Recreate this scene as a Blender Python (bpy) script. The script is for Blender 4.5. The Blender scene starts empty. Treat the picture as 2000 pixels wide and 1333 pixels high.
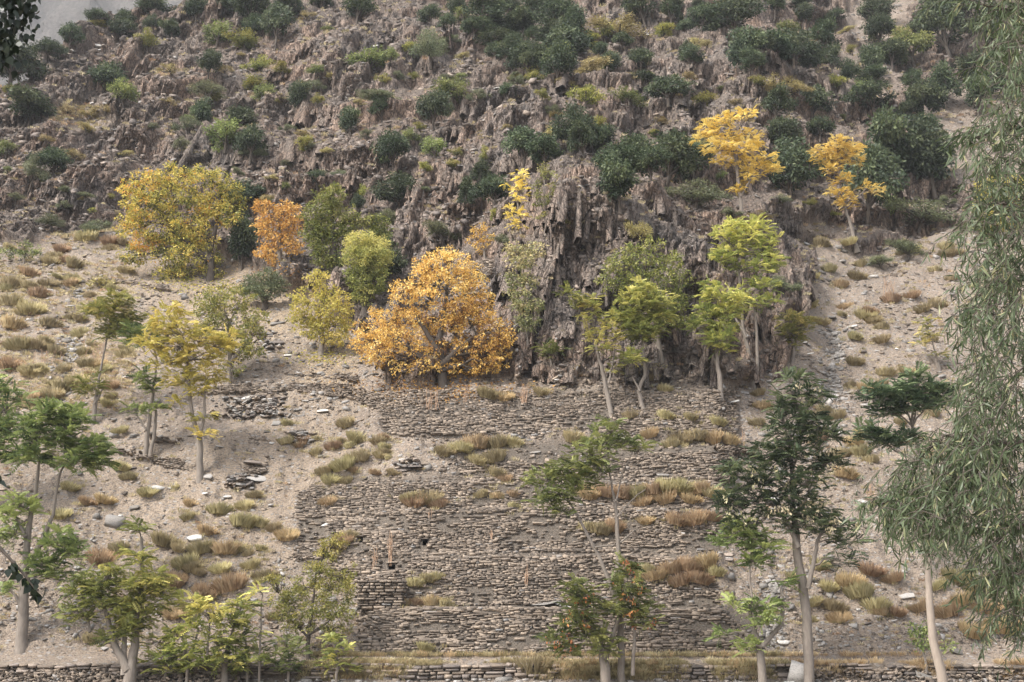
import bpy, math, random
import numpy as np
from mathutils import Vector, Matrix

# ------------------------------------------------------------------ camera, sky, sun, exposure
SC = bpy.context.scene
COL = SC.collection
PITCH = math.radians(12.0)
F = 1000.0 / math.tan(math.radians(22.5))          # focal length in pixels of a 2000 px wide picture
cam_d = bpy.data.cameras.new('camera'); cam = bpy.data.objects.new('camera', cam_d); COL.objects.link(cam)
cam.location = (0, 0, 0); cam.rotation_euler = (math.pi / 2 + PITCH, 0, 0)
cam_d.angle = math.radians(45); cam_d.clip_end = 6000; cam_d.clip_start = .1
SC.camera = cam
W = bpy.data.worlds.new('World'); SC.world = W; W.use_nodes = True
nt = W.node_tree; bg = nt.nodes['Background']
SUN_EL, SUN_AZ = math.radians(50), math.radians(236)
sky = nt.nodes.new('ShaderNodeTexSky'); sky.sky_type = 'NISHITA'; sky.sun_disc = False
sky.sun_elevation = SUN_EL; sky.sun_rotation = SUN_AZ
sky.dust_density = 4.0; sky.air_density = 1.0; sky.ozone_density = 1.0
hs = nt.nodes.new('ShaderNodeHueSaturation'); hs.inputs['Saturation'].default_value = .34
nt.links.new(sky.outputs[0], hs.inputs['Color']); nt.links.new(hs.outputs[0], bg.inputs['Color'])
bg.inputs['Strength'].default_value = .15
sl = bpy.data.lights.new('sun', 'SUN'); sun = bpy.data.objects.new('sun', sl); COL.objects.link(sun)
sl.energy = 1.5; sl.angle = math.radians(9); sl.color = (1, .955, .89)
_sd = Vector((math.sin(SUN_AZ) * math.cos(SUN_EL), math.cos(SUN_AZ) * math.cos(SUN_EL), math.sin(SUN_EL)))
sun.rotation_euler = _sd.to_track_quat('Z', 'Y').to_euler()
SC.view_settings.view_transform = 'Standard'; SC.view_settings.look = 'None'
SC.view_settings.exposure = 1.45; SC.view_settings.gamma = 1
SC.cycles.max_bounces = 5; SC.cycles.diffuse_bounces = 3; SC.cycles.transmission_bounces = 3; SC.cycles.glossy_bounces = 2
SC.cycles.volume_bounces = 0

rng = np.random.default_rng(7)
random.seed(7)

# ------------------------------------------------------------------ helpers
def raydir(px, py):
    px = np.asarray(px, float); py = np.asarray(py, float)
    u = (px - 1000) / F; v = (666.5 - py) / F
    return u, math.cos(PITCH) - math.sin(PITCH) * v, math.sin(PITCH) + math.cos(PITCH) * v
def WP(px, py, Y):
    """the point at distance Y seen at photo position (px, py)"""
    a, b, c = raydir(px, py)
    return np.stack([a / b * Y, np.ones_like(a) * Y, c / b * Y], -1)
def to_px(P):
    y = P[..., 1] * math.cos(PITCH) + P[..., 2] * math.sin(PITCH)
    v = -P[..., 1] * math.sin(PITCH) + P[..., 2] * math.cos(PITCH)
    return 1000 + F * P[..., 0] / y, 666.5 - F * v / y

def _hash(ix, iy, iz, seed):
    h = (ix.astype(np.uint32) * np.uint32(374761393) + iy.astype(np.uint32) * np.uint32(668265263)
         + iz.astype(np.uint32) * np.uint32(2147483647 - 1274126177) + np.uint32(seed * 144269 + 17))
    h = (h ^ (h >> np.uint32(13))) * np.uint32(1274126177)
    h = h ^ (h >> np.uint32(16))
    return (h & np.uint32(0xffff)).astype(np.float32) / 65535.0
def noise(x, y, z, seed=0):
    x = np.asarray(x, np.float32); y = np.asarray(y, np.float32); z = np.asarray(z, np.float32)
    x, y, z = np.broadcast_arrays(x, y, z)
    fx, fy, fz = np.floor(x), np.floor(y), np.floor(z)
    ix, iy, iz = (fx.astype(np.int64), fy.astype(np.int64), fz.astype(np.int64))
    tx, ty, tz = x - fx, y - fy, z - fz
    tx = tx * tx * (3 - 2 * tx); ty = ty * ty * (3 - 2 * ty); tz = tz * tz * (3 - 2 * tz)
    r = 0
    for dx in (0, 1):
        for dy in (0, 1):
            for dz in (0, 1):
                w = (tx if dx else 1 - tx) * (ty if dy else 1 - ty) * (tz if dz else 1 - tz)
                r = r + w * _hash(ix + dx, iy + dy, iz + dz, seed)
    return r * 2 - 1
def fbm(x, y, z, seed=0, oct=4, gain=.5):
    a, s, r = 1., 1., 0
    for k in range(oct):
        r = r + a * noise(x * s, y * s, z * s, seed + k); a *= gain; s *= 2.03
    return r
def sstep(a, b, x):
    t = np.clip((x - a) / (b - a), 0, 1); return t * t * (3 - 2 * t)

def mesh_np(name, V, faces, attrs=None, smooth=False, mat=None):
    """V (n,3); faces: int array (m,k), or list of such arrays"""
    me = bpy.data.meshes.new(name)
    V = np.ascontiguousarray(V, np.float32)
    fl = faces if isinstance(faces, list) else [faces]
    fl = [np.asarray(f, np.int32) for f in fl if len(f)]
    loops = np.concatenate([f.ravel() for f in fl]); tot = np.concatenate([np.full(len(f), f.shape[1], np.int32) for f in fl])
    me.vertices.add(len(V)); me.vertices.foreach_set('co', V.ravel())
    me.loops.add(len(loops)); me.loops.foreach_set('vertex_index', loops)
    me.polygons.add(len(tot))
    st = np.zeros(len(tot), np.int32); st[1:] = np.cumsum(tot)[:-1]
    me.polygons.foreach_set('loop_start', st); me.polygons.foreach_set('loop_total', tot)
    if smooth: me.polygons.foreach_set('use_smooth', np.ones(len(tot), bool))
    for k, a in (attrs or {}).items():
        at = me.attributes.new(k, 'FLOAT', 'POINT'); at.data.foreach_set('value', np.ascontiguousarray(a, np.float32))
    if mat: me.materials.append(mat)
    me.update(calc_edges=True)
    return me
def link(name, data, parent=None, loc=None):
    o = bpy.data.objects.new(name, data); COL.objects.link(o)
    if parent is not None: o.parent = parent
    if loc is not None: o.location = loc
    return o
def tag(o, label=None, cat=None, group=None, kind=None):
    for k, v in (('label', label), ('category', cat), ('group', group), ('kind', kind)):
        if v: o[k] = v
    return o

# ------------------------------------------------------------------ materials
class NM:
    def __init__(s, name):
        s.m = bpy.data.materials.new(name); s.m.use_nodes = True; s.t = s.m.node_tree; s.t.nodes.clear()
        s.out = s.n('ShaderNodeOutputMaterial')
    def n(s, t, **k):
        x = s.t.nodes.new(t)
        for a, b in k.items(): setattr(x, a, b)
        return x
    def l(s, a, b): s.t.links.new(a, b)
    def val(s, sock, v):
        if isinstance(v, bpy.types.NodeSocket): s.l(v, sock)
        else: sock.default_value = v
    def math(s, op, a, b=0., c=None):
        x = s.n('ShaderNodeMath', operation=op); s.val(x.inputs[0], a); s.val(x.inputs[1], b)
        if c is not None: s.val(x.inputs[2], c)
        return x.outputs[0]
    def mix(s, f, a, b, mode='MIX'):
        x = s.n('ShaderNodeMix', data_type='RGBA', blend_type=mode); s.val(x.inputs[0], f)
        s.val(x.inputs[6], a if isinstance(a, bpy.types.NodeSocket) else (*a, 1)); s.val(x.inputs[7], b if isinstance(b, bpy.types.NodeSocket) else (*b, 1))
        return x.outputs[2]
    def attr(s, k): return s.n('ShaderNodeAttribute', attribute_name=k).outputs['Fac']
    def coords(s, scale=(1, 1, 1), rot=(0, 0, 0)):
        m = s.n('ShaderNodeMapping'); m.inputs['Scale'].default_value = scale; m.inputs['Rotation'].default_value = rot
        s.l(s.n('ShaderNodeNewGeometry').outputs['Position'], m.inputs[0]); return m.outputs[0]
    def noise(s, vec, scale, detail=4, rough=.55):
        x = s.n('ShaderNodeTexNoise'); x.inputs['Scale'].default_value = scale; x.inputs['Detail'].default_value = detail
        x.inputs['Roughness'].default_value = rough
        if vec is not None: s.l(vec, x.inputs['Vector'])
        return x.outputs['Fac']
    def voro(s, vec, scale, feat='F1', out='Distance'):
        x = s.n('ShaderNodeTexVoronoi', feature=feat); x.inputs['Scale'].default_value = scale; s.l(vec, x.inputs['Vector']); return x.outputs[out]
    def ramp(s, f, stops, interp='LINEAR'):
        x = s.n('ShaderNodeValToRGB'); cr = x.color_ramp; cr.interpolation = interp
        while len(cr.elements) > 1: cr.elements.remove(cr.elements[-1])
        cr.elements[0].position = stops[0][0]; c = stops[0][1]; cr.elements[0].color = (*c, 1) if not isinstance(c, float) else (c, c, c, 1)
        for p, c in stops[1:]:
            e = cr.elements.new(p); e.color = (*c, 1) if not isinstance(c, float) else (c, c, c, 1)
        s.l(f, x.inputs[0]); return x.outputs[0]
    def bump(s, h, strength=.5, dist=.05):
        b = s.n('ShaderNodeBump'); b.inputs['Strength'].default_value = strength; b.inputs['Distance'].default_value = dist
        s.l(h, b.inputs['Height']); return b.outputs[0]
    def bsdf(s, color, rough=.9, normal=None, spec=.25):
        b = s.n('ShaderNodeBsdfPrincipled'); s.val(b.inputs['Base Color'], color if isinstance(color, bpy.types.NodeSocket) else (*color, 1))
        s.val(b.inputs['Roughness'], rough); b.inputs['Specular IOR Level'].default_value = spec
        if normal is not None: s.l(normal, b.inputs['Normal'])
        return b.outputs[0]
    def done(s, sh): s.l(sh, s.out.inputs[0]); return s.m

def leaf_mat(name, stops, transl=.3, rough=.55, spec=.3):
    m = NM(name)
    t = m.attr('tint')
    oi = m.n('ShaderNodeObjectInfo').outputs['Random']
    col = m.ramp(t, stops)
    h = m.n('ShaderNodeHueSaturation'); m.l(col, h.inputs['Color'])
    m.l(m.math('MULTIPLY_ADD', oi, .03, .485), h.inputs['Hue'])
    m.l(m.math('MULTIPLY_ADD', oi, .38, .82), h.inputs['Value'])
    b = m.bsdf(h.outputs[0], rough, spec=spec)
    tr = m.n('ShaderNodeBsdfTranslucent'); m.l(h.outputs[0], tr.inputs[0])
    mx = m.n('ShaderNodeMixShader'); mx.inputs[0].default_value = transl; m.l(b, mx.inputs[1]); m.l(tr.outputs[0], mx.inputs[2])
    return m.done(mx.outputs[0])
PAL = {
 'oak':    leaf_mat('oak leaves', [(0, (.018, .030, .016)), (.5, (.046, .068, .034)), (1, (.13, .155, .07))], .2),
 'green':  leaf_mat('green leaves', [(0, (.05, .075, .025)), (.45, (.15, .185, .06)), (1, (.36, .38, .13))], .35),
 'yelgrn': leaf_mat('yellow green leaves', [(0, (.11, .13, .035)), (.5, (.24, .24, .06)), (1, (.42, .36, .10))], .3),
 'straw':  leaf_mat('straw twigs', [(0, (.17, .13, .055)), (.5, (.32, .26, .10)), (1, (.46, .38, .18))], .2),
 'grey':   leaf_mat('grey green leaves', [(0, (.07, .085, .045)), (.5, (.13, .15, .075)), (1, (.23, .23, .12))], .2),
 'orange': leaf_mat('orange leaves', [(0, (.11, .05, .028)), (.3, (.36, .18, .05)), (.55, (.62, .36, .10)), (.8, (.76, .49, .15)), (1, (.82, .62, .26))], .35),
 'gold':   leaf_mat('golden leaves', [(0, (.46, .33, .06)), (.35, (.80, .60, .14)), (1, (.92, .78, .30))], .4),
 'mixed':  leaf_mat('turning leaves', [(0, (.08, .09, .02)), (.25, (.27, .30, .07)), (.5, (.68, .63, .14)), (.82, (.86, .70, .15)), (1, (.88, .54, .10))], .35),
 'lime':   leaf_mat('lime leaves', [(0, (.09, .11, .035)), (.5, (.28, .30, .085)), (1, (.66, .58, .19))], .4),
 'ochre':  leaf_mat('ochre yellow leaves', [(0, (.20, .20, .05)), (.4, (.52, .49, .11)), (1, (.84, .70, .20))], .45),
 'dark':   leaf_mat('dark leaves', [(0, (.022, .038, .018)), (.5, (.062, .092, .044)), (1, (.20, .24, .11))], .25),
 'ivy':    leaf_mat('ivy leaves', [(0, (.06, .085, .02)), (.5, (.19, .22, .05)), (1, (.40, .38, .12))], .25),
 'vine':   leaf_mat('pale vine leaves', [(0, (.10, .12, .05)), (.5, (.26, .27, .11)), (1, (.52, .42, .22))], .25),
 'willow': leaf_mat('willow leaves', [(0, (.038, .060, .026)), (.55, (.095, .135, .062)), (.85, (.16, .20, .11)), (1, (.34, .34, .17))], .3, .45, .4),
 'poplar': leaf_mat('poplar leaves', [(0, (.012, .02, .012)), (.8, (.025, .04, .02)), (1, (.10, .12, .05))], .12, .4, .4),  # near-black: the shade of backlit leaves is put into the colour
 'seed':   leaf_mat('seed clusters', [(0, (.42, .36, .20)), (1, (.62, .55, .36))], .2),
 'rust':   leaf_mat('rust coloured leaves', [(0, (.30, .10, .04)), (1, (.50, .22, .08))], .2),
 'g_straw': leaf_mat('straw grass', [(0, (.36, .29, .15)), (.5, (.58, .49, .28)), (1, (.72, .64, .42))], .5),
 'g_olive': leaf_mat('olive grass', [(0, (.27, .23, .12)), (.5, (.46, .39, .22)), (1, (.62, .54, .34))], .5),
 'g_rust':  leaf_mat('rusty grass', [(0, (.36, .24, .14)), (.5, (.57, .42, .26)), (1, (.70, .56, .37))], .5),
}
def bark_mat(name, a, b):
    m = NM(name); c = m.coords((6, 6, 1.6)); n = m.noise(c, 3, 5)
    return m.done(m.bsdf(m.mix(n, a, b), .9, m.bump(n, .6, .02)))
BARK = bark_mat('pale bark', (.11, .09, .075), (.27, .235, .20))
BARKD = bark_mat('dark bark', (.045, .036, .03), (.12, .10, .082))
BARKP = bark_mat('pale pink bark', (.22, .18, .145), (.34, .285, .235))

def ground_material():
    m = NM('slate hillside')
    pos = m.coords()
    rock, wall, lush = m.attr('rock'), m.attr('wall'), m.attr('dry')
    # soil with slate crumbs
    n1 = m.noise(pos, .35, 6, .6); n2 = m.noise(pos, 3.5, 5, .65); n3 = m.noise(pos, 16, 4, .7)
    soil = m.ramp(n1, [(.25, (.225, .180, .142)), (.5, (.30, .242, .190)), (.75, (.375, .305, .242))])
    soil = m.mix(m.math('MULTIPLY', lush, .6), soil, (.40, .30, .185))
    soil = m.mix(m.ramp(n3, [(.45, 0.), (.62, .7)]), soil, (.11, .092, .078))
    vo2 = m.n('ShaderNodeTexVoronoi', feature='F1'); vo2.inputs['Scale'].default_value = 13; m.l(m.coords((1, 1, 2.5)), vo2.inputs['Vector'])
    sp2 = m.n('ShaderNodeSeparateColor'); m.l(vo2.outputs['Color'], sp2.inputs[0])
    soil = m.mix(m.math('MULTIPLY', m.math('GREATER_THAN', sp2.outputs[0], .55), m.math('LESS_THAN', vo2.outputs['Distance'], .45)), soil, m.ramp(sp2.outputs[1], [(0, (.07, .06, .052)), (.5, (.19, .165, .145)), (1, (.38, .34, .30))]))
    flat = m.coords((1, 1.0, 2.2))
    ch = m.n('ShaderNodeTexVoronoi', feature='F1'); ch.inputs['Scale'].default_value = 5.5; m.l(flat, ch.inputs['Vector'])
    ch.inputs['Randomness'].default_value = 1
    sep = m.n('ShaderNodeSeparateColor'); m.l(ch.outputs['Color'], sep.inputs[0])
    chipmask = m.math('MULTIPLY', m.math('GREATER_THAN', sep.outputs[0], .66), m.math('LESS_THAN', ch.outputs['Distance'], .42))
    chipc = m.ramp(sep.outputs[1], [(0, (.12, .11, .105)), (.6, (.26, .245, .23)), (1, (.42, .40, .38))])
    soil = m.mix(m.math('MULTIPLY', chipmask, .75), soil, chipc)
    # striated slate: stretched along the steep bedding
    st = m.coords((1.0, .55, .26), (0, math.radians(-7), 0))
    s1 = m.noise(st, 2.2, 7, .65); s2 = m.noise(st, 9, 5, .7)
    blk = m.voro(m.coords((1, 1, .55), (0, math.radians(-7), 0)), 1.6, 'F1', 'Distance')
    rockc = m.ramp(s1, [(.30, (.09, .078, .074)), (.42, (.18, .148, .127)), (.52, (.28, .225, .188)), (.64, (.385, .298, .242)), (.8, (.47, .372, .30))])
    big = m.noise(pos, .13, 5, .6)
    rockc = m.mix(m.ramp(big, [(.42, 0.), (.58, .75)]), rockc, m.ramp(s2, [(.3, (.24, .165, .125)), (.7, (.50, .36, .275))]))
    big2 = m.noise(m.coords((1, 1, 1), (1, 0, 0)), .19, 5, .6)
    rockc = m.mix(m.ramp(big2, [(.5, 0.), (.66, .7)]), rockc, m.ramp(s2, [(.3, (.11, .107, .108)), (.7, (.29, .275, .265))]))
    rockc = m.mix(m.ramp(s2, [(.36, .65), (.46, 0.)]), rockc, (.055, .047, .044))
    vc = m.coords((1.0, .6, .45), (0, math.radians(-7), .3))
    vb = m.n('ShaderNodeTexVoronoi', feature='F1'); vb.inputs['Scale'].default_value = 2.1; m.l(vc, vb.inputs['Vector'])
    vs = m.n('ShaderNodeSeparateColor'); m.l(vb.outputs['Color'], vs.inputs[0])
    rockc = m.mix(.55, rockc, m.mix(1.0, rockc, m.ramp(vs.outputs[0], [(0, .5), (.5, .95), (1, 1.5)]), 'MULTIPLY'))
    ve = m.voro(vc, 2.1, 'DISTANCE_TO_EDGE'); ve2 = m.voro(m.coords((1.2, .8, .5), (.2, math.radians(-5), 0)), 5.2, 'DISTANCE_TO_EDGE')
    crack = m.math('MULTIPLY', m.ramp(ve, [(.0, 0.), (.07, 1.)]), m.ramp(ve2, [(.0, .25), (.09, 1.)]))
    rockc = m.mix(m.math('MULTIPLY_ADD', crack, -.65, .65), rockc, (.05, .043, .041))
    # debris settles on the gentle parts of the crags
    nz = m.n('ShaderNodeSeparateXYZ'); m.l(m.n('ShaderNodeNewGeometry').outputs['Normal'], nz.inputs[0])
    up = m.math('ADD', nz.outputs[2], m.math('MULTIPLY_ADD', n2, .5, -.25))
    upm = m.ramp(up, [(.5, 0.), (.74, 1.)])
    debris = m.mix(.62, soil, m.ramp(n2, [(.3, (.14, .117, .102)), (.7, (.31, .255, .212))]))
    rk = m.mix(m.math('MULTIPLY', upm, .8), rockc, debris)
    col = m.mix(rock, soil, rk)
    col = m.mix(m.math('MULTIPLY', wall, .85), col, m.ramp(n3, [(.3, (.07, .06, .05)), (.7, (.16, .135, .11))]))
    h = m.math('ADD', m.math('MULTIPLY', m.math('ADD', m.math('ADD', s1, m.math('MULTIPLY', crack, .45)), m.math('MULTIPLY', s2, .5)), m.math('MULTIPLY', rock, 1.6)),
               m.math('ADD', m.math('MULTIPLY', n2, .5), m.math('MULTIPLY_ADD', chipmask, .25, m.math('MULTIPLY', n3, .4))))
    return m.done(m.bsdf(col, .95, m.bump(h, 1.0, .22), .12))
M_GROUND = ground_material()

def stone_material(name, stops, dust=(.28, .225, .18), dustf=.35):
    m = NM(name)
    oi = m.n('ShaderNodeObjectInfo').outputs['Random']
    r = m.math('FRACT', m.math('ADD', m.attr('tint'), oi))
    pos = m.coords((1, 1, 2.4)); n = m.noise(pos, 5, 5, .65); n2 = m.noise(pos, 22, 3, .6)
    col = m.ramp(r, stops)
    col = m.mix(m.ramp(n, [(.4, 0.), (.65, dustf)]), col, dust)
    col = m.mix(m.ramp(n2, [(.35, .45), (.5, 0.)]), col, (.07, .06, .052))
    return m.done(m.bsdf(col, .9, m.bump(m.math('ADD', n, m.math('MULTIPLY', n2, .4)), .6, .03), .2))
M_WALL = stone_material('wall stone', [(0, (.07, .06, .05)), (.25, (.125, .102, .082)), (.5, (.18, .146, .116)), (.75, (.24, .193, .15)), (.95, (.33, .265, .205)), (1, (.20, .20, .20))])
M_SLATE = stone_material('grey slate slab', [(0, (.13, .123, .115)), (.5, (.22, .21, .198)), (.9, (.32, .305, .29)), (1, (.42, .40, .375))], (.31, .265, .215), .4)
M_DARKS = stone_material('dark slate', [(0, (.075, .067, .063)), (.4, (.14, .122, .112)), (.8, (.23, .195, .17)), (1, (.33, .27, .22))], (.29, .23, .185), .35)
M_WHITE = stone_material('pale stone', [(0, (.42, .41, .39)), (1, (.60, .57, .53))], (.36, .33, .29), .2)

# ------------------------------------------------------------------ the hillside
_top = [(350, 68), (250, 74), (200, 78.5), (100, 89.5), (0, 107), (-150, 130)]
_tier = [(1278, 40.5), (1192, 41.35), (1186, 41.9), (1088, 43.0), (1080, 43.5), (1000, 44.5), (992, 44.95), (945, 45.6), (936, 46.2), (880, 47.0), (865, 47.8), (850, 48.2), (765, 49.9)]
_soilL = [(1278, 40.5), (1050, 44.8), (856, 49.6), (704, 55), (561, 65), (460, 74), (440, 76), (319, 84), (177, 94), (63, 105), (-150, 128)]
_soilR = [(1278, 40.5), (1050, 44.8), (856, 49.8), (704, 55), (561, 63.5), (464, 71), (400, 75), (300, 82), (200, 91), (100, 103), (0, 119), (-150, 150)]
COLS = [(-900, _soilL), (300, _soilL),
 (560, [(1278, 40.5), (1050, 44.6), (856, 49.3), (704, 55), (561, 64), (460, 71), (400, 75), (319, 80.5), (177, 90), (63, 102), (-150, 126)]),
 (690, [(1278, 40.5), (1050, 44.4), (856, 49.0), (765, 52.0), (700, 55), (600, 61), (500, 67), (400, 72), (300, 77.5), (200, 84), (100, 93), (0, 106), (-150, 130)]),
 (740, [(1278, 40.5), (1192, 41.5), (1050, 44.0), (950, 46.4), (850, 48.7), (765, 50.8), (700, 54.5), (600, 60.5), (500, 66.5), (400, 72), (300, 77), (200, 83), (100, 92), (0, 106), (-150, 130)]),
 (800, _tier + [(745, 51.2), (700, 53.5), (640, 58), (560, 63), (500, 66.5), (400, 71.5), (300, 76.5), (200, 82.5), (100, 92), (0, 106), (-150, 130)]),
 (930, _tier + [(745, 51.2), (700, 53), (640, 56.5), (560, 61), (500, 65), (400, 71), (300, 76), (200, 81), (100, 91), (0, 106), (-150, 130)]),
 (1010, _tier + [(745, 51.4), (600, 54.2), (480, 57), (440, 62), (350, 69), (250, 75), (200, 79), (100, 90), (0, 107), (-150, 130)]),
 (1090, _tier + [(745, 51.2), (480, 55.2), (378, 57.5), (352, 63)] + _top[1:]),
 (1230, _tier + [(745, 51.2), (480, 55.2), (385, 57.8), (360, 64)] + _top[1:]),
 (1350, _tier + [(745, 51.5), (480, 55.8), (440, 60), (350, 67)] + _top[1:]),
 (1400, _tier + [(745, 51.8), (490, 56.5), (440, 61)] + _top),
 (1440, [(1278, 40.5), (1050, 44.2), (856, 48.9), (745, 52.1), (520, 57), (440, 62.5)] + _top),
 (1510, [(1278, 40.5), (1050, 44.6), (856, 49.5), (745, 52.8), (570, 57.5), (440, 66)] + [(350, 70), (250, 77), (200, 81.5), (100, 92), (0, 110), (-150, 134)]),
 (1600, [(1278, 40.5), (1050, 44.8), (856, 49.8), (704, 54.6), (561, 62), (464, 69), (400, 73.5), (300, 80), (200, 88), (100, 99), (0, 116), (-150, 142)]),
 (1700, _soilR), (2900, _soilR)]
PYG = np.arange(-160, 1300, 1.0)
_cp = np.array([c[0] for c in COLS], float)
_tab = np.array([np.interp(PYG, [p for p, _ in c[1]][::-1], [y for _, y in c[1]][::-1]) for c in COLS])
def Ybase(px, py):
    px, py = np.broadcast_arrays(np.asarray(px, float), np.asarray(py, float))
    t = np.interp(px, _cp, np.arange(len(_cp))); i = np.clip(t.astype(int), 0, len(_cp) - 2); ft = t - i
    ft = ft * .5 + .5 * ft * ft * (3 - 2 * ft)
    r = np.clip(py + 160, 0, len(PYG) - 1.001); j = r.astype(int); fr = r - j
    def at(ii): return _tab[ii, j] * (1 - fr) + _tab[ii, np.minimum(j + 1, len(PYG) - 1)] * fr
    return at(i) * (1 - ft) + at(i + 1) * ft
def Pbase(px, py): return WP(px, py, Ybase(px, py))
CREST = lambda px: np.interp(px, [-900, 0, 60, 75, 130, 180, 250, 330, 450, 650, 800, 2900], [175, 172, 160, 118, 88, 60, 34, 14, -8, -60, -150, -150])

pxs = np.concatenate([np.linspace(-900, -240, 40)[:-1], np.linspace(-240, 2240, 900), np.linspace(2240, 2900, 40)[1:]])
rlow = np.linspace(1278, 464, 262); tup = np.linspace(0, 1, 252)[1:]
PX, RL = np.meshgrid(pxs, rlow); RU = 464 + (CREST(pxs)[None] - 464) * tup[:, None]
PYm = np.concatenate([RL, RU]); PXm = np.broadcast_to(pxs, PYm.shape)
P = Pbase(PXm, PYm)
X, Y, Z = P[..., 0], P[..., 1], P[..., 2]
# how rocky: crags above, soil slopes below
edge = np.interp(PXm, [-900, 0, 120, 230, 300, 440, 600, 700, 760, 990, 1010, 1520, 1565, 1600, 1640, 1720, 1860, 2000, 2900],
                      [470, 470, 462, 455, 500, 500, 560, 640, 735, 748, 748, 748, 640, 455, 470, 490, 432, 420, 420])
nn = fbm(X * .2, Y * .2, Z * .2, 3, 3)
rock = sstep(14, -14, PYm - edge + nn * 16 * (PXm < 1005) + nn * 16 * (PXm > 1590))
rock *= 1 - .9 * sstep(90, 30, np.abs(PXm - (1690 + (PYm - 120) * -.25))) * (PYm < 210) * sstep(.9, .1, nn)
rock *= 1 - .85 * sstep(60, 20, np.hypot((PXm - 1600) / 1.0, (PYm - 445) / .35))
rock *= 1 - .8 * (np.hypot((PXm - 1920) / 120, (PYm - 260) / 110) < 1)
rock *= 1 - .7 * sstep(1.2, .6, np.hypot((PXm - 160) / 70, (PYm - 232) / 30))
wallm = np.zeros_like(X)
def box(a, b, t, bt, f=8):
    return sstep(a - f, a + f, PXm) * sstep(b + f, b - f, PXm) * sstep(t - f, t + f, PYm) * sstep(bt + f, bt - f, PYm)
for r in ((705, 1400, 1080, 1285), (640, 1405, 935, 1090), (584, 640, 958, 1112), (745, 1440, 765, 850), (900, 1400, 865, 940), (1395, 1480, 1200, 1285)):
    wallm = np.maximum(wallm, box(*r))
soilm = 1 - rock
# strata steps, fins and blocks
q = X - .13 * Z + 1.2 * noise(X * .12, Y * .12, Z * .12, 40)
dist = np.clip(Y / 60, .8, 2)
u = Z / 4.6 + .9 * noise(X * .09, Y * .07, Z * .05, 11) + .35 * noise(X * .35, Y * .3, Z * .2, 12)
fr_ = u - np.floor(u); tri = np.where(fr_ < .55, fr_ / .55, (1 - fr_) / .45)
stepA = 2.5 * (.55 + .45 * noise(X * .06, Y * .06, Z * .06, 13))
cliff = sstep(745, 700, PYm) * (PYm > 480) * (PXm > 1000) * (PXm < 1560)      # already steep: no steps
dy = (tri - .5) * stepA * rock * (1 - .85 * cliff) * sstep(760, 700, PYm)
ridged = lambda n: 1 - 2 * np.abs(n)
fins = .45 * ridged(noise(q * .8, Z * .10, Y * .12, 21)) + .36 * ridged(noise(q * 2.1, Z * .22, Y * .2, 22)) + .20 * ridged(noise(q * 5.2, Z * .5, Y * .4, 23))
blocks = 1.1 * noise(X * .22, Y * .18, Z * .2, 31) + .7 * noise(X * .55, Y * .5, Z * .6, 32) + .25 * noise(X * 1.5, Y * 1.3, Z * 1.9, 33)
rough = .14 * noise(X * 4, Y * 3, Z * 5, 34) + .09 * noise(X * 8, Y * 6, Z * 9, 36)
brk = .18 * np.floor(3 * noise(q * 1.3, Z * .9, Y * .3, 35)) / 1.5
ribs = 1.5 * ridged(noise(q * .20 + .03 * Z, Z * .05, Y * .05, 24)) + .5 * ridged(noise(q * .45, Z * .10, Y * .08, 25))
def cells(a_, b_, c_, seed): return _hash(np.floor(a_).astype(np.int64), np.floor(b_).astype(np.int64), np.floor(c_).astype(np.int64), seed) * 2 - 1
qw = q + .35 * noise(X * .6, Y * .5, Z * .35, 26)
def colm(k, kz, ky, seed):
    cq = qw * k; off = cells(cq, 0 * cq, 0 * cq, seed) * 7; return cells(cq, Z * kz + off, Y * ky, seed + 1)
colms = 1.05 * colm(.75, .13, .02, 140) + .45 * colm(1.9, .27, .03, 142) + .26 * colm(4.6, .9, .04, 144)
cmask = .25 + .75 * sstep(-.25, .35, noise(X * .09, Y * .08, Z * .09, 150) + .6 * cliff)
d = rock * (colms * .85 * cmask + .5 * ribs * (1 - .6 * cliff) + fins * .45 + blocks * (1 - .45 * cliff) + rough + brk) * sstep(1290, 1270, PYm)
ds = soilm * (1 - wallm) * (.28 * noise(X * .35, Y * .35, 0, 51) + .14 * noise(X * 1.1, Y * 1.1, 0, 52) + .11 * noise(X * 3.1, Y * 3.1, Z, 53) + .07 * noise(X * 6, Y * 6, Z, 54))
ds *= sstep(1282, 1262, PYm)
gul = soilm * (-.35 * np.exp(-((PXm - (150 - (PYm - 620) * .25)) / 26) ** 2) * sstep(540, 600, PYm) * sstep(820, 760, PYm)
      - .5 * np.exp(-((PXm - (1630 - (PYm - 600) * .1)) / 30) ** 2) * sstep(480, 560, PYm) * sstep(900, 820, PYm))
# small terrace lips on the left slope
lip = soilm * (1 - wallm) * .75 * sstep(-.2, .5, noise(X * .1, Y * .1, 0, 61)) * (np.mod(Z / 1.9 + .5 * noise(X * .12, Y * .12, 0, 62), 1) - .5) * np.where(PXm < 760, 1, .5) * sstep(1282, 1240, PYm)
P[..., 1] += dy - d * .8 - lip * 1.1
P[..., 2] += d * .12 + ds + gul
P[..., 1] = np.where(rock > .02, P[..., 1], P[..., 1])
dryc = sstep(-.3, .5, noise(X * .15, Y * .15, 0, 71)) * soilm * np.where(PYm < 760, 1, .3) * (PXm < 700)
nr, nc = X.shape
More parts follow.
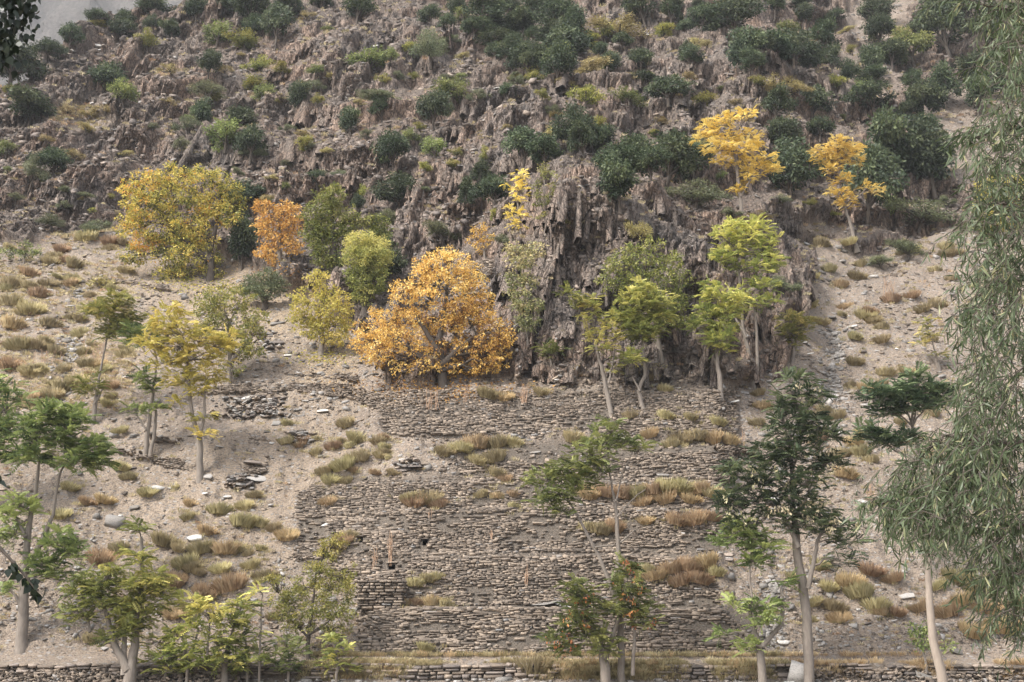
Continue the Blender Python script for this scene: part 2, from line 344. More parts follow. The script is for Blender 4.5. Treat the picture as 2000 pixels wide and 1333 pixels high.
# rows in front: path, its face and the strip below; rows behind the crest
a = P[0, :, 0] / 40.5
def row(y, z, xa=a): return np.stack([xa * y, np.full(nc, y), z + np.zeros(nc)], -1)
jit = .05 * noise(a * 40, 0, 0, 5)
front = [row(20, -9), row(30, -6.5), row(35.5, -3.4), row(38.0, -2.62 + jit), row(39.05, -2.24 + jit), row(39.16, -2.1 + jit * .5), row(39.26, -1.86 + jit * .5),
         row(39.4, -1.80 + jit * .3), row(39.9, -1.74 + jit * .5), row(40.3, -1.64 + jit * .5)]
c = P[-1]; back = []
for k, (dy_, dz_) in enumerate([(3, -.8), (9, -5), (25, -18), (60, -40)]):
    up_ = sstep(700, 900, pxs)                                        # right of the ridge the hill goes on rising
    b = c.copy(); b[:, 1] += dy_; b[:, 2] += dz_ * (1 - up_) + dy_ * .6 * up_; b[:, 0] *= b[:, 1] / c[:, 1]; back.append(b)
PT = np.concatenate([np.array(front), P, np.array(back)])
pad = lambda A, f, b: np.concatenate([np.full((len(front), nc), f), A, np.full((len(back), nc), b)])
rockT, wallT, dryT = pad(rock, 0., .8), pad(wallm, 0., 0.), pad(dryc, .0, 0.)
wallT[4:7] = .7
R, C_ = PT.shape[:2]
idx = np.arange(R * C_).reshape(R, C_)
quads = np.stack([idx[:-1, :-1], idx[:-1, 1:], idx[1:, 1:], idx[1:, :-1]], -1)
HOLES = [(705, 1055, 5, 5), (830, 1060, 6, 5), (765, 1108, 7, 6), (1047, 731, 6, 8)]
qc_px = (PXm[:-1, :-1] + PXm[1:, 1:]) / 2; qc_py = (PYm[:-1, :-1] + PYm[1:, 1:]) / 2
keep = np.ones(quads.shape[:2], bool)
for hx, hy, hw, hh in HOLES:
    keep[len(front):len(front) + nr - 1] &= ~((np.abs(qc_px - hx) < hw) & (np.abs(qc_py - hy) < hh))
me = mesh_np('hillside', PT.reshape(-1, 3), quads[keep], {'rock': rockT.ravel(), 'wall': wallT.ravel(), 'dry': dryT.ravel()}, smooth=False, mat=M_GROUND)
tag(link('hillside', me), kind='structure')

# lookup: photo position -> point on the finished hillside
RX0, RY0 = -240, -100
ras = np.full((1500, 2480, 3), np.nan, np.float32)
_ppx, _ppy = to_px(P); o_ = np.argsort(-P[..., 1].ravel())
for ox in (-1, 0, 1):
    for oy in (-1, 0, 1):
        gx = np.round(_ppx.ravel()[o_] - RX0 + ox).astype(int); gy = np.round(_ppy.ravel()[o_] - RY0 + oy).astype(int)
        ok = (gx >= 0) & (gx < 2480) & (gy >= 0) & (gy < 1500)
        if ox or oy:
            e = np.isnan(ras[gy[ok], gx[ok], 0]); ras[gy[ok][e], gx[ok][e]] = P.reshape(-1, 3)[o_][ok][e]
        else: ras[gy[ok], gx[ok]] = P.reshape(-1, 3)[o_][ok]
for _ in range(3):
    h = np.isnan(ras[..., 0]); sh = np.roll(ras, 1, 0); ras[h] = sh[h]
    h = np.isnan(ras[..., 0]); sh = np.roll(ras, 1, 1); ras[h] = sh[h]
def hit(px, py):
    p = ras[int(min(max(py - RY0, 0), 1499)), int(min(max(px - RX0, 0), 2479))]
    if np.isnan(p[0]): p = Pbase(px, py)
    return np.array(p, float)
def rock_at(px, py):
    return float(np.interp(py, [0, 1], [0, 1])) if False else (1. if py < np.interp(px, [-900, 0, 120, 230, 300, 440, 600, 700, 760, 990, 1010, 1520, 1565, 1600, 1640, 1720, 1860, 2000, 2900],
                      [470, 470, 462, 455, 500, 500, 560, 640, 735, 748, 748, 748, 640, 455, 470, 490, 432, 420, 420]) else 0.)

# valley floor towards and under the camera
vy = np.array([-60, -20, 0, 6, 14, 22, 30, 37.]); vz = np.array([-1.2, -1.5, -1.7, -2.6, -7, -9.4, -7.4, -4.6])
vx = np.linspace(-90, 90, 60); VXX, VYY = np.meshgrid(vx, np.linspace(-60, 37, 60))
VZ = np.interp(VYY, vy, vz) + .25 * noise(VXX * .3, VYY * .3, 0, 81)
i2 = np.arange(3600).reshape(60, 60)
me = mesh_np('valley_ground', np.stack([VXX, VYY, VZ], -1).reshape(-1, 3), np.stack([i2[:-1, :-1], i2[:-1, 1:], i2[1:, 1:], i2[1:, :-1]], -1).reshape(-1, 4),
             {'rock': np.zeros(3600), 'wall': np.zeros(3600), 'dry': np.full(3600, .5)}, True, M_GROUND)
tag(link('valley_ground', me), kind='structure')
me = mesh_np('valley_floor', np.array([(-1500, -600, -10.5), (1500, -600, -10.5), (1500, 900, -10.5), (-1500, 900, -10.5)]), np.array([[0, 1, 2, 3]]), None, False, M_GROUND)
tag(link('valley_floor', me), kind='structure')

# far mountain behind the ridge
g1, g2 = np.meshgrid(np.linspace(-700, 300, 170), np.linspace(0, 1, 120))
MY = 330 + g2 * 420; MZ = 60 + g2 * 420
ridge_n = 22 * fbm(g1 * .012, MY * .012, 0, 90, 3) + 9 * ridged(noise(g1 * .05 + MZ * .02, MY * .02, 0, 94)) + 4 * ridged(noise(g1 * .16 + MZ * .05, MY * .06, 0, 95)) + 1.6 * noise(g1 * .5, MZ * .4, 0, 96)
mm = NM('far scree'); pz = mm.coords(); n1 = mm.noise(pz, .05, 6, .65); n2 = mm.noise(pz, .6, 5, .7)
fm = mm.done(mm.bsdf(mm.mix(mm.ramp(n2, [(.4, 0.), (.6, .6)]), mm.ramp(n1, [(.35, (.075, .069, .064)), (.65, (.135, .122, .111))]), (.038, .035, .033)), .95, mm.bump(n2, .8, .8), .1))
i2 = np.arange(g1.size).reshape(g1.shape)
me = mesh_np('mountain', np.stack([g1, MY - ridge_n * .6, MZ + ridge_n], -1).reshape(-1, 3), np.stack([i2[:-1, :-1], i2[:-1, 1:], i2[1:, 1:], i2[1:, :-1]], -1).reshape(-1, 4), None, False, fm)
tag(link('mountain', me), kind='structure')

# ------------------------------------------------------------------ stones
def hull_stone(seed, flat=1.0, npts=13):
    import bmesh
    r = random.Random(seed); bm = bmesh.new()
    for _ in range(npts):
        x, y, z = [r.uniform(-1, 1) for _ in range(3)]
        mx = max(abs(x), abs(y), abs(z)); k = .5 / mx * (.86 + .14 * r.random())
        s = (abs(x / mx) ** 4 + abs(y / mx) ** 4 + abs(z / mx) ** 4) ** .25
        bm.verts.new((x * k / s * 1.12, y * k / s * 1.12, z * k / s * flat * 1.12))
    bmesh.ops.convex_hull(bm, input=bm.verts)
    bmesh.ops.delete(bm, geom=[v for v in bm.verts if not v.link_faces], context='VERTS')
    bmesh.ops.triangulate(bm, faces=bm.faces); bm.verts.index_update()
    V = np.array([v.co[:] for v in bm.verts]); Fc = np.array([[v.index for v in f.verts] for f in bm.faces]); bm.free()
    ext = V.max(0) - V.min(0); V = (V - (V.max(0) + V.min(0)) / 2) / ext * np.array([1, 1, flat])
    return V, Fc
def box_stone(seed, j=.13):
    r = random.Random(seed); V = np.array([(x * .5 * (1 - r.random() * j * 2), y * .5 * (1 - r.random() * j), z * .5 * (1 - r.random() * j * 2)) for z in (-1, 1) for x, y in ((-1, -1), (1, -1), (1, 1), (-1, 1))])
    Q = [(0, 3, 2, 1), (4, 5, 6, 7), (0, 1, 5, 4), (1, 2, 6, 5), (2, 3, 7, 6), (3, 0, 4, 7)]
    return V, np.array([t for a, b, c, d in Q for t in ((a, b, c), (a, c, d))])
def slab_stone(seed):
    r = random.Random(seed); n = r.choice([4, 5, 5, 6]); V = []; an = sorted(r.random() * .55 + k for k in range(n))
    rad = [r.uniform(.28, .6) for _ in range(n)]
    for z in (-.5, .5):
        s_ = 1 if z < 0 else r.uniform(.8, .96)
        for a_, q_ in zip(an, rad): V.append((math.cos(a_ / n * 6.283) * q_ * s_, math.sin(a_ / n * 6.283) * q_ * s_, z + r.uniform(-.12, .12)))
    Fc = [(n, n + k, n + k + 1) for k in range(1, n - 1)] + [(0, k + 1, k) for k in range(1, n - 1)]
    for k in range(n): k2 = (k + 1) % n; Fc += [(k, k2, n + k2), (k, n + k2, n + k)]
    return np.array(V), np.array(Fc)
ST = [hull_stone(100 + i, 1, 12) for i in range(3)] + [box_stone(130 + i) for i in range(13)]           # wall stones, unit box
SL = [slab_stone(200 + i) for i in range(12)]
CH = [box_stone(230 + i, .3) for i in range(8)]
def joined(tpls, M, T, tint, pick):
    """M (n,3,3) T (n,3): many copies joined in one mesh"""
    Vs, Fs, As, off = [], [], [], 0
    for k, (tv, tf) in enumerate(tpls):
        s = np.where(pick == k)[0]
        if not len(s): continue
        V = np.einsum('nij,vj->nvi', M[s], tv) + T[s][:, None]
        Vs.append(V.reshape(-1, 3)); n = len(tv)
        Fs.append((tf[None] + (np.arange(len(s)) * n)[:, None, None] + off).reshape(-1, tf.shape[1])); off += n * len(s)
        As.append(np.repeat(tint[s], n))
    return np.concatenate(Vs), np.concatenate(Fs), np.concatenate(As)
def stone_mesh(lib, k, mat):
    key = (id(lib), k, mat.name)
    if key not in stone_mesh.c:
        stone_mesh.c[key] = mesh_np('stone', lib[k][0], lib[k][1], {'tint': np.zeros(len(lib[k][0]))}, False, mat)
    return stone_mesh.c[key]
stone_mesh.c = {}
def set_m(o, M, T):
    o.matrix_local = Matrix([[*M[0], T[0]], [*M[1], T[1]], [*M[2], T[2]], [0, 0, 0, 1]])

def lay_wall(name, label, bottom, top, mat=M_WALL, size=1.0, skip=(), proud=.02, drop=.01, maxn=300, group=None):
    """courses of stones laid on the battered face between two photo lines"""
    bx, by = zip(*bottom); tx, ty = zip(*top)
    x0, x1 = max(bx[0], tx[0]), min(bx[-1], tx[-1])
    b = lambda x: np.interp(x, bx, by); t = lambda x: np.interp(x, tx, ty)
    Ms, Ts, A = [], [], []
    hmax = max(b(x) - t(x) for x in np.linspace(x0, x1, 30)); v = 0.
    xm = (x0 + x1) / 2
    while v < hmax:
        yc = b(xm) - v
        p0, p1 = Pbase(xm, yc), Pbase(xm, yc - 3)
        mpp = max(np.linalg.norm(p1 - p0) / 3, .012)              # metres per photo pixel up the face
        size_ = size * .74 * (1 + .25 * float(noise(v * .05, x0, 0, 6))); h = random.uniform(.055, .135) * size_; hp = h / mpp
        x = x0 + random.uniform(-8, 4)
        while x < x1:
            w = random.lognormvariate(math.log(.25), .42) * size_; w = min(max(w, .09 * size_), .7 * size_)
            Yx = float(Ybase(x, yc)); wp = w * F / Yx * .97
            cx = x + wp / 2; x += wp + .35
            cy = b(cx) - v - hp / 2 + 4.5 * float(noise(cx * .012, v * .06, 0, 7)) + 1.6 * float(noise(cx * .05, v * .1, 0, 8)) + random.uniform(-1, 1)
            if random.random() < .8 and float(noise(cx * .017, cy * .04, x0, 55)) > (.3 if size < .95 else .55): continue
            if cx > x1 or cy < t(cx) or cy > b(cx) + 2 or random.random() < drop: continue
            if any(abs(cx - s[0]) < s[2] + 4 and abs(cy - s[1]) < s[3] + 2 for s in skip): continue
            c0 = Pbase(cx, cy); tx_ = Pbase(cx + 6, cy) - Pbase(cx - 6, cy); tx_ /= np.linalg.norm(tx_)
            up = Pbase(cx, cy - 3) - Pbase(cx, cy + 3); up /= np.linalg.norm(up)
            up = up * .55 + np.array([0, 0, .45]); up -= tx_ * up.dot(tx_); up /= np.linalg.norm(up)
            nrm = np.cross(tx_, up)                                 # away from the hill
            if nrm[1] > 0: nrm = -nrm
            an = random.gauss(0, .085); tx2 = tx_ * math.cos(an) + up * math.sin(an); up2 = np.cross(nrm, tx2); up2 *= np.sign(up2[2])
            hh = h * random.choice([random.uniform(.6, .85), random.uniform(.85, 1.1), random.uniform(.9, 1.35)]); dd = random.uniform(.16, .26)
            tilt = random.gauss(0, .12); n2 = nrm + up2 * tilt
            Ms.append(np.stack([tx2 * w * 1.07, n2 * dd, up2 * hh], 1)); Ts.append(c0 + nrm * (random.uniform(0, .06) + proud - dd * .28)); A.append(w * hh)
        v += hp * .96
    Ms, Ts, A = np.array(Ms), np.array(Ts), np.array(A)
    root = link(name, None, loc=tuple(Ts[0])); tag(root, label, 'wall', group, 'thing')
    order = np.argsort(-A); big = order[:maxn]; rest = order[maxn:]
    o0 = np.array(Ts[0])
    for i in big:
        o = link('stone', stone_mesh(ST, random.randrange(len(ST)), mat), root); set_m(o, Ms[i], Ts[i] - o0)
    if len(rest):
        V, Fc, At = joined(ST, Ms[rest], Ts[rest] - o0, rng.random(len(rest)), rng.integers(0, len(ST), len(rest)))
        o = link('small_stones', mesh_np('small_stones', V, Fc, {'tint': At}, False, mat), root); o['kind'] = 'stuff'
    return root
def buttress():
    root = link('buttress', None, loc=tuple(Pbase(742, 1190))); tag(root, 'square dry-stone buttress block projecting at the left of the lowest walls', 'buttress', kind='thing')
    b = np.array(root.location); y0 = 41.48 - b[1]; p = lambda px, py: WP(px, py, 41.48) - b
    x0, x1 = p(698, 1160)[0], p(788, 1160)[0]; z0, z1 = p(740, 1191)[2], p(740, 1133)[2]
    V = [(x, y, z) for z in (z0, z1 - .03) for x, y in ((x0 + .1, y0 + .1), (x1 - .1, y0 + .1), (x1 - .1, y0 + 2.4), (x0 + .1, y0 + 2.4))]
    me = mesh_np('earth_fill', np.array(V), np.array([(0, 1, 5, 4), (1, 2, 6, 5), (3, 0, 4, 7), (4, 5, 6, 7)]), {'rock': np.zeros(8), 'wall': np.full(8, .3), 'dry': np.zeros(8)}, False, M_GROUND)
    link('earth_fill', me, root)
    z = z0
    while z < z1 - .05:
        h = random.uniform(.06, .13)
        for side in (0, 1):
            t = (x0 if not side else y0 + .1); t_end = (x1 if not side else y0 + 2.2)
            while t < t_end - .05:
                w = min(random.uniform(.12, .42), t_end - t); d = random.uniform(.16, .26)
                c_ = np.array([t + w / 2, y0 + .05 + random.uniform(-.04, .03), z + h / 2]) if not side else np.array([x1 - .06 + random.uniform(-.03, .04), t + w / 2, z + h / 2])
                o = link('stone', stone_mesh(ST, random.randrange(len(ST)), M_WALL), root); set_m(o, np.diag([w * 1.0, d, h]) if not side else np.diag([d, w, h]), c_); t += w + .01
        z += h * .97
HS = [(h[0], h[1], h[2], h[3]) for h in HOLES]
lay_wall('stone_wall', 'lowest and coarsest dry-stone terrace wall rising straight from the path', [(704, 1280), (1440, 1280), (1475, 1276)], [(704, 1190), (1400, 1188), (1475, 1240)], size=1.12)
lay_wall('stone_wall', 'second dry-stone terrace wall up, with a buttress block at its left', [(650, 1190), (700, 1186), (1405, 1184)], [(700, 1128), (790, 1128), (800, 1088), (1405, 1086)][:1] + [(790, 1128), (800, 1090), (1405, 1087)], size=.98, skip=HS)
lay_wall('stone_wall', 'middle dry-stone terrace wall with small square black drain holes', [(640, 1128), (788, 1124), (800, 1086), (1402, 1078)], [(640, 1010), (1402, 1002)], size=.92, skip=HS)
lay_wall('stone_wall', 'rubble terrace wall above the drain holes, behind the wide ochre tuft', [(634, 1008), (1400, 998)], [(634, 945), (1400, 946)], size=.9)
lay_wall('stone_wall', 'topmost low terrace wall of the central stack, under the ochre grass strip', [(760, 945), (1430, 936)], [(760, 918), (900, 905), (1130, 905), (1300, 884), (1430, 882)], size=.85, drop=.12)
lay_wall('stone_wall', 'stepped end wall bordering the bare slope, left of the terraces', [(578, 1112), (630, 1112)], [(578, 1035), (586, 962), (630, 938)], size=.85)
lay_wall('stone_wall', 'tumbled upper terrace wall under the huge orange walnut tree', [(742, 850), (1440, 852)], [(742, 768), (800, 764), (1300, 768), (1440, 740)], size=.82, drop=.18)
lay_wall('stone_wall', 'low broken retaining wall on the bare slope below the yellow tree', [(225, 885), (330, 915), (420, 930), (520, 922)], [(225, 873), (330, 896), (420, 905), (520, 903)], size=.75, drop=.1)
lay_wall('stone_wall', 'short ragged wall crossing the slope below the pale green tree', [(400, 770), (520, 765), (680, 775), (742, 800)], [(400, 758), (520, 748), (680, 752), (742, 770)], size=.7, drop=.25)

lay_wall('stone_wall', 'long low line of stones under the grassy bank at the top of the left slope', [(0, 556), (110, 552), (230, 556), (330, 566)], [(0, 547), (110, 543), (230, 547), (330, 556)], size=.85, drop=.25)
lay_wall('stone_wall', 'crumbling stone line crossing behind the two yellow-green ailanthus trunks', [(300, 862), (420, 866), (520, 860)], [(300, 855), (420, 858), (520, 853)], size=.75, drop=.35)
lay_wall('stone_wall', 'short stub of wall high on the slope left of the orange walnut', [(560, 742), (640, 738), (700, 745)], [(560, 734), (640, 730), (700, 735)], size=.75, drop=.3)
lay_wall('stone_wall', 'remains of a retaining wall at the foot of the right-hand gully', [(1400, 880), (1460, 884), (1500, 900)], [(1400, 868), (1460, 872), (1500, 890)], size=.8, drop=.25)
# kerb wall along the path front: stones on the vertical face at y = 39.1
def kerb():
    root = link('kerb_wall', None, loc=(0, 39.1, -2.5)); tag(root, 'low dry-stone kerb wall holding up the path along the bottom', 'wall', kind='thing')
    Ms, Ts, A = [], [], []
    z = -2.36
    while z < -1.86:
        h = random.uniform(.07, .15); x = -17.6
        while x < 17.6:
            w = min(max(random.lognormvariate(math.log(.3), .4), .12), .7)
            yy = 39.08 + (z + 2.3) * .15
            zz = z + h / 2 + .05 * float(noise((x / 40.5) * 40, 0, 0, 5))
            if random.random() < .12 or float(noise(x * .4, z * 2, 0, 9)) > .35: x += w; continue
            Ms.append(np.diag([w * 1.02, .3, h * random.uniform(.7, 1.25)])); Ts.append(np.array([x + w / 2, yy - random.uniform(-.03, .06), zz]) - np.array([0, 39.1, -2.5])); A.append(w * h)
            x += w + .012
        z += h * .95
    Ms, Ts, A = np.array(Ms), np.array(Ts), np.array(A); order = np.argsort(-A)
    for i in order[:300]:
        o = link('stone', stone_mesh(ST, random.randrange(len(ST)), random.choice([M_WALL, M_DARKS])), root); set_m(o, Ms[i], Ts[i])
    r = order[300:]; V, Fc, At = joined(ST, Ms[r], Ts[r], rng.random(len(r)), rng.integers(0, len(ST), len(r)))
    o = link('small_stones', mesh_np('small_stones', V, Fc, {'tint': At}, False, M_WALL), root); o['kind'] = 'stuff'
kerb()

buttress()

# drain holes: open boxes let into the wall; a rock hollow in the cliff
M_DIRT = NM('packed earth'); M_DIRT = M_DIRT.done(M_DIRT.bsdf((.06, .05, .042), .95))
for i, (hx, hy, hw, hh) in enumerate(HOLES):
    c0 = Pbase(hx, hy) if i < 3 else hit(hx, hy - 12); s = Ybase(hx, hy) / F
    w2, h2, dp = (hw + 1.2) * s, (hh + 1.2) * s, 1.1
    c0 = c0 + np.array([0, .02, 0])
    V = np.array([(x * w2, y, z * h2) for y in (0, dp) for x, z in ((-1, -1), (1, -1), (1, 1), (-1, 1))])
    Fc = np.array([[0, 1, 5, 4], [1, 2, 6, 5], [2, 3, 7, 6], [3, 0, 4, 7], [4, 5, 6, 7]])
    o = link('drain_hole' if i < 3 else 'rock_hollow', mesh_np('hole', V, Fc, None, False, M_DIRT), loc=tuple(c0))
    tag(o, ['small square black drain hole, upper one nearer the corner tree', 'small square black drain hole beneath the wide ochre tuft',
            'small square black drain hole just above the buttress block', 'small dark hollow at the foot of the grey cliff'][i], 'hole', 'drain holes in the terrace wall' if i < 3 else None)
    if i < 3:
        lin = link('lintel', stone_mesh(ST, i, M_WALL), o); set_m(lin, np.diag([w2 * 2.9, .3, .07]), np.array([0, .1, h2 + .03]))

# ------------------------------------------------------------------ slate fins on the crags, rubble and chips (nobody could count them)
def frames(px, py):
    return np.array([hit(a_, b_) for a_, b_ in zip(px, py)])
Nrm = np.zeros_like(P)
e1 = np.roll(P, -2, 1) - np.roll(P, 2, 1); e2 = np.roll(P, -2, 0) - np.roll(P, 2, 0)
Nrm = np.cross(e1, e2); Nrm /= np.linalg.norm(Nrm, axis=-1, keepdims=True) + 1e-9
steep = 1 - np.abs(Nrm[..., 2])
flatP, fR, fS, fW = P.reshape(-1, 3), rock.ravel(), steep.ravel(), wallm.ravel()
fpx, fpy = PXm.ravel(), PYm.ravel()
vis = (fpx > -200) & (fpx < 2200)
def pickw(wt, n):
    wt = wt * vis * (flatP[:, 1] / 50) ** 0.5; c_ = np.cumsum(wt); return np.searchsorted(c_, rng.random(n) * c_[-1])
# fins
n = 2300
ii = pickw((fR > .6) * np.clip(fS - .35, 0, 1) * (.04 + (noise(flatP[:, 0] * .22, flatP[:, 1] * .18, flatP[:, 2] * .18, 77) > .12)), n)
T = flatP[ii].copy(); sc = np.clip(T[:, 1] / 70, .65, 1.5)
Hh = rng.lognormal(math.log(.55), .5, n) * sc; Wd = rng.lognormal(math.log(.085), .45, n) * sc; Dp = rng.lognormal(math.log(.28), .35, n) * sc
lean = math.radians(8) + rng.normal(0, .10, n) + .25 * noise(T[:, 0] * .07, T[:, 1] * .07, T[:, 2] * .07, 78); back_ = rng.normal(.22, .12, n)
az = rng.normal(.15, .35, n)
zax = np.stack([np.sin(lean), np.sin(back_), np.cos(lean) * np.cos(back_)], -1); zax /= np.linalg.norm(zax, axis=1)[:, None]
xax = np.stack([np.cos(az), np.sin(az), 0 * az], -1); xax -= zax * (xax * zax).sum(1)[:, None]; xax /= np.linalg.norm(xax, axis=1)[:, None]
yax = np.cross(zax, xax)
M = np.stack([xax * Wd[:, None], yax * Dp[:, None], zax * Hh[:, None]], -1)
T -= zax * Hh[:, None] * .2; T[:, 1] -= .03
def fin_tpl(seed):
    r = random.Random(seed); V = []
    for k, z in enumerate((-.5, .3, .5)):
        s = (1, .95, .5)[k]
        for x, y in ((-1, -1), (1, -1), (1, 1), (-1, 1)):
            V.append((x * .5 * s * r.uniform(.75, 1.1) + (.25 * r.uniform(-1, 1) if k == 2 else 0), y * .5 * s * r.uniform(.8, 1.1), z + (r.uniform(-.14, .1) if k else 0)))
    Fq = [[k * 4 + i, k * 4 + (i + 1) % 4, k * 4 + 4 + (i + 1) % 4, k * 4 + 4 + i] for k in (0, 1) for i in range(4)] + [[8, 9, 10, 11]]
    return np.array(V), np.array(Fq)
FT = [fin_tpl(i) for i in range(12)]
V, Fc, At = joined(FT, M, T, np.clip(.5 + .35 * noise(T[:, 0] * .3, T[:, 1] * .1, T[:, 2] * .08, 79) + rng.normal(0, .17, n), 0, .999), rng.integers(0, 12, n))
mf = NM('upright slate'); r_ = mf.attr('tint'); pz = mf.coords((1, .6, .3), (0, math.radians(-7), 0)); nz_ = mf.noise(pz, 5, 5, .7)
cc = mf.ramp(r_, [(0, (.10, .088, .084)), (.35, (.175, .147, .134)), (.65, (.26, .21, .182)), (.85, (.34, .265, .22)), (1, (.42, .32, .25))])
cc = mf.mix(mf.ramp(nz_, [(.35, .7), (.55, 0.)]), cc, (.05, .043, .041))
M_FIN = mf.done(mf.bsdf(cc, .9, mf.bump(nz_, .7, .05), .2))
tag(link('slate_fins', mesh_np('slate_fins', V, Fc, {'rock': .75 + .25 * At, 'wall': 0 * At, 'dry': 0 * At}, False, M_GROUND)), 'countless upright slate blades jutting from the purple-brown crags', 'rock', kind='stuff')
n = 1300
ii = pickw((fR > .7) * np.clip(fS - .45, 0, 1) * (.03 + (noise(flatP[:, 0] * .12, flatP[:, 1] * .1, flatP[:, 2] * .1, 177) > .1) + 1.6 * (fpx > 1010) * (fpx < 1520) * (fpy > 480) * (fpy < 745)), n)
T = flatP[ii].copy(); sc = np.clip(T[:, 1] / 70, .7, 1.4)
Hh = rng.lognormal(math.log(1.5), .5, n) * sc; Wd = np.minimum(rng.lognormal(math.log(.26), .6, n), .9) * sc; Dp = rng.lognormal(math.log(.5), .3, n) * sc
lean = math.radians(5) + rng.normal(0, .07, n); back_ = rng.normal(.42, .14, n); az = rng.normal(.1, .45, n)
zax = np.stack([np.sin(lean), np.sin(back_), np.cos(lean) * np.cos(back_)], -1); zax /= np.linalg.norm(zax, axis=1)[:, None]
xax = np.stack([np.cos(az), np.sin(az), 0 * az], -1); xax -= zax * (xax * zax).sum(1)[:, None]; xax /= np.linalg.norm(xax, axis=1)[:, None]
M = np.stack([xax * Wd[:, None], np.cross(zax, xax) * Dp[:, None], zax * Hh[:, None]], -1); T[:, 1] += Dp * .34; T -= zax * Hh[:, None] * .22
V, Fc, At = joined(FT, M, T, np.clip(.45 + .3 * noise(T[:, 0] * .3, T[:, 1] * .1, T[:, 2] * .08, 79) + rng.normal(0, .2, n), 0, .999), rng.integers(0, 12, n))
tag(link('rock_slabs', mesh_np('rock_slabs', V, Fc, {'rock': .8 + .2 * At, 'wall': 0 * At, 'dry': 0 * At}, False, M_GROUND)), 'broad upright slabs of bedrock standing in the cliff and crags', 'rock', kind='stuff')
def scatter(name, label, w, n, size, flatn, mat, lib=SL, sig=.5):
    ii = pickw(w, n); T = flatP[ii] + rng.normal(0, .05, (n, 3)) * [1, 0, 0]; N = Nrm.reshape(-1, 3)[ii]; N = N * np.sign(N[:, 2:3] + 1e-9)
    N = N * .6 + np.array([0, -.1, .6]) + rng.normal(0, .22, (n, 3)); N /= np.linalg.norm(N, axis=1)[:, None]
    an = rng.random(n) * 6.283; X_ = np.stack([np.cos(an), np.sin(an), 0 * an], -1); X_ -= N * (X_ * N).sum(1)[:, None]; X_ /= np.linalg.norm(X_, axis=1)[:, None]
    Y_ = np.cross(N, X_); s = np.minimum(rng.lognormal(math.log(size), sig, n), size * 2.4) * np.clip(T[:, 1] / 55, .75, 1.6)
    M = np.stack([X_ * s[:, None], Y_ * (s * rng.uniform(.45, .9, n))[:, None], N * (s * rng.uniform(*flatn, n))[:, None]], -1)
    T += N * (s * .03)[:, None]
    V, Fc, At = joined(lib, M, T, rng.random(n), rng.integers(0, len(lib), n))
    return tag(link(name, mesh_np(name, V, Fc, {'tint': At}, False, mat)), label, 'rock', kind='stuff')
gn = noise(flatP[:, 0] * .3, flatP[:, 1] * .3, 0, 88)
scatter('rubble', 'angular rubble lying on the ledges between the crags', (fR > .5) * (fS < .5) * (.4 + (gn > 0)), 13000, .2, (.15, .6), M_DARKS, CH)
scatter('slate_chips', 'small slate chips strewn over the bare dusty slopes', (fR < .4) * (fW < .3) * (.3 + .9 * (gn > .1)), 14000, .115, (.12, .4), M_WALL, CH, sig=.6)
scatter('pale_chips', 'pale grey slate flakes strewn over slopes and ledges', (.25 + fR * .8) * (fW < .3) * (gn < .2), 3600, .16, (.08, .25), M_SLATE, CH, sig=.5)
gw = np.exp(-((fpx - (150 - (fpy - 620) * .25)) / 20) ** 2) * (fpy > 560) * (fpy < 790) + .9 * np.exp(-((fpx - (1640 - (fpy - 600) * .1)) / 20) ** 2) * (fpy > 560) * (fpy < 880) \
   + .4 * (fpx > 1480) * (fpx < 1530) * (fpy > 1100) * (fpy < 1260)
gw = gw * (.1 + (noise(flatP[:, 0] * .8, flatP[:, 1] * .5, 0, 160) > -.1))
scatter('loose_slates', 'hand-sized slate pieces lying loose on the bare slopes', (fR < .4) * (fW < .3) * (fpy < 1270) * (.15 + (gn > -.15)), 2200, .25, (.1, .35), M_SLATE, SL, sig=.45)
scatter('gully_scree', 'grey slate scree filling the narrow gullies on both slopes', gw, 1900, .19, (.1, .35), M_SLATE, SL, sig=.55)
scatter('wall_rubble', 'loose stones fallen along the ledges of the terrace walls', (fW > .3) * (np.abs(fpy - 1083) < 5) + (fW > .3) * (np.abs(fpy - 996) < 5) + .9 * (np.abs(fpy - 750) < 14) * (fpx > 780) * (fpx < 1440) + .8 * (fW > .3) * (np.abs(fpy - 940) < 5) + .35 * (fpy > 850) * (fpy < 930) * (fpx > 860) * (fpx < 1440) + .3 * (fpy > 752) * (fpy < 860) * (fpx > 740) * (fpx < 1440), 4200, .15, (.2, .5), M_WALL, CH)
# strip below the path
nb = 1500; T = np.stack([rng.uniform(-18, 18, nb), rng.uniform(37.6, 38.95, nb), np.full(nb, -2.6)], -1); T[:, 2] = np.interp(T[:, 1], [38, 39.05], [-2.6, -2.22])
for zone in (0,):
    an = rng.random(nb) * 6.28; s = rng.lognormal(math.log(.16), .5, nb)
    M = np.zeros((nb, 3, 3)); M[:, 0, 0] = np.cos(an) * s; M[:, 1, 0] = np.sin(an) * s; M[:, 0, 1] = -np.sin(an) * s * .6; M[:, 1, 1] = np.cos(an) * s * .6; M[:, 2, 2] = s * .25
    V, Fc, At = joined(SL, M, T, rng.random(nb), rng.integers(0, len(SL), nb))
    tag(link('path_chips', mesh_np('path_chips', V, Fc, {'tint': At}, False, M_SLATE)), 'slate chips strewn on the ground below the path', 'rock', kind='stuff')

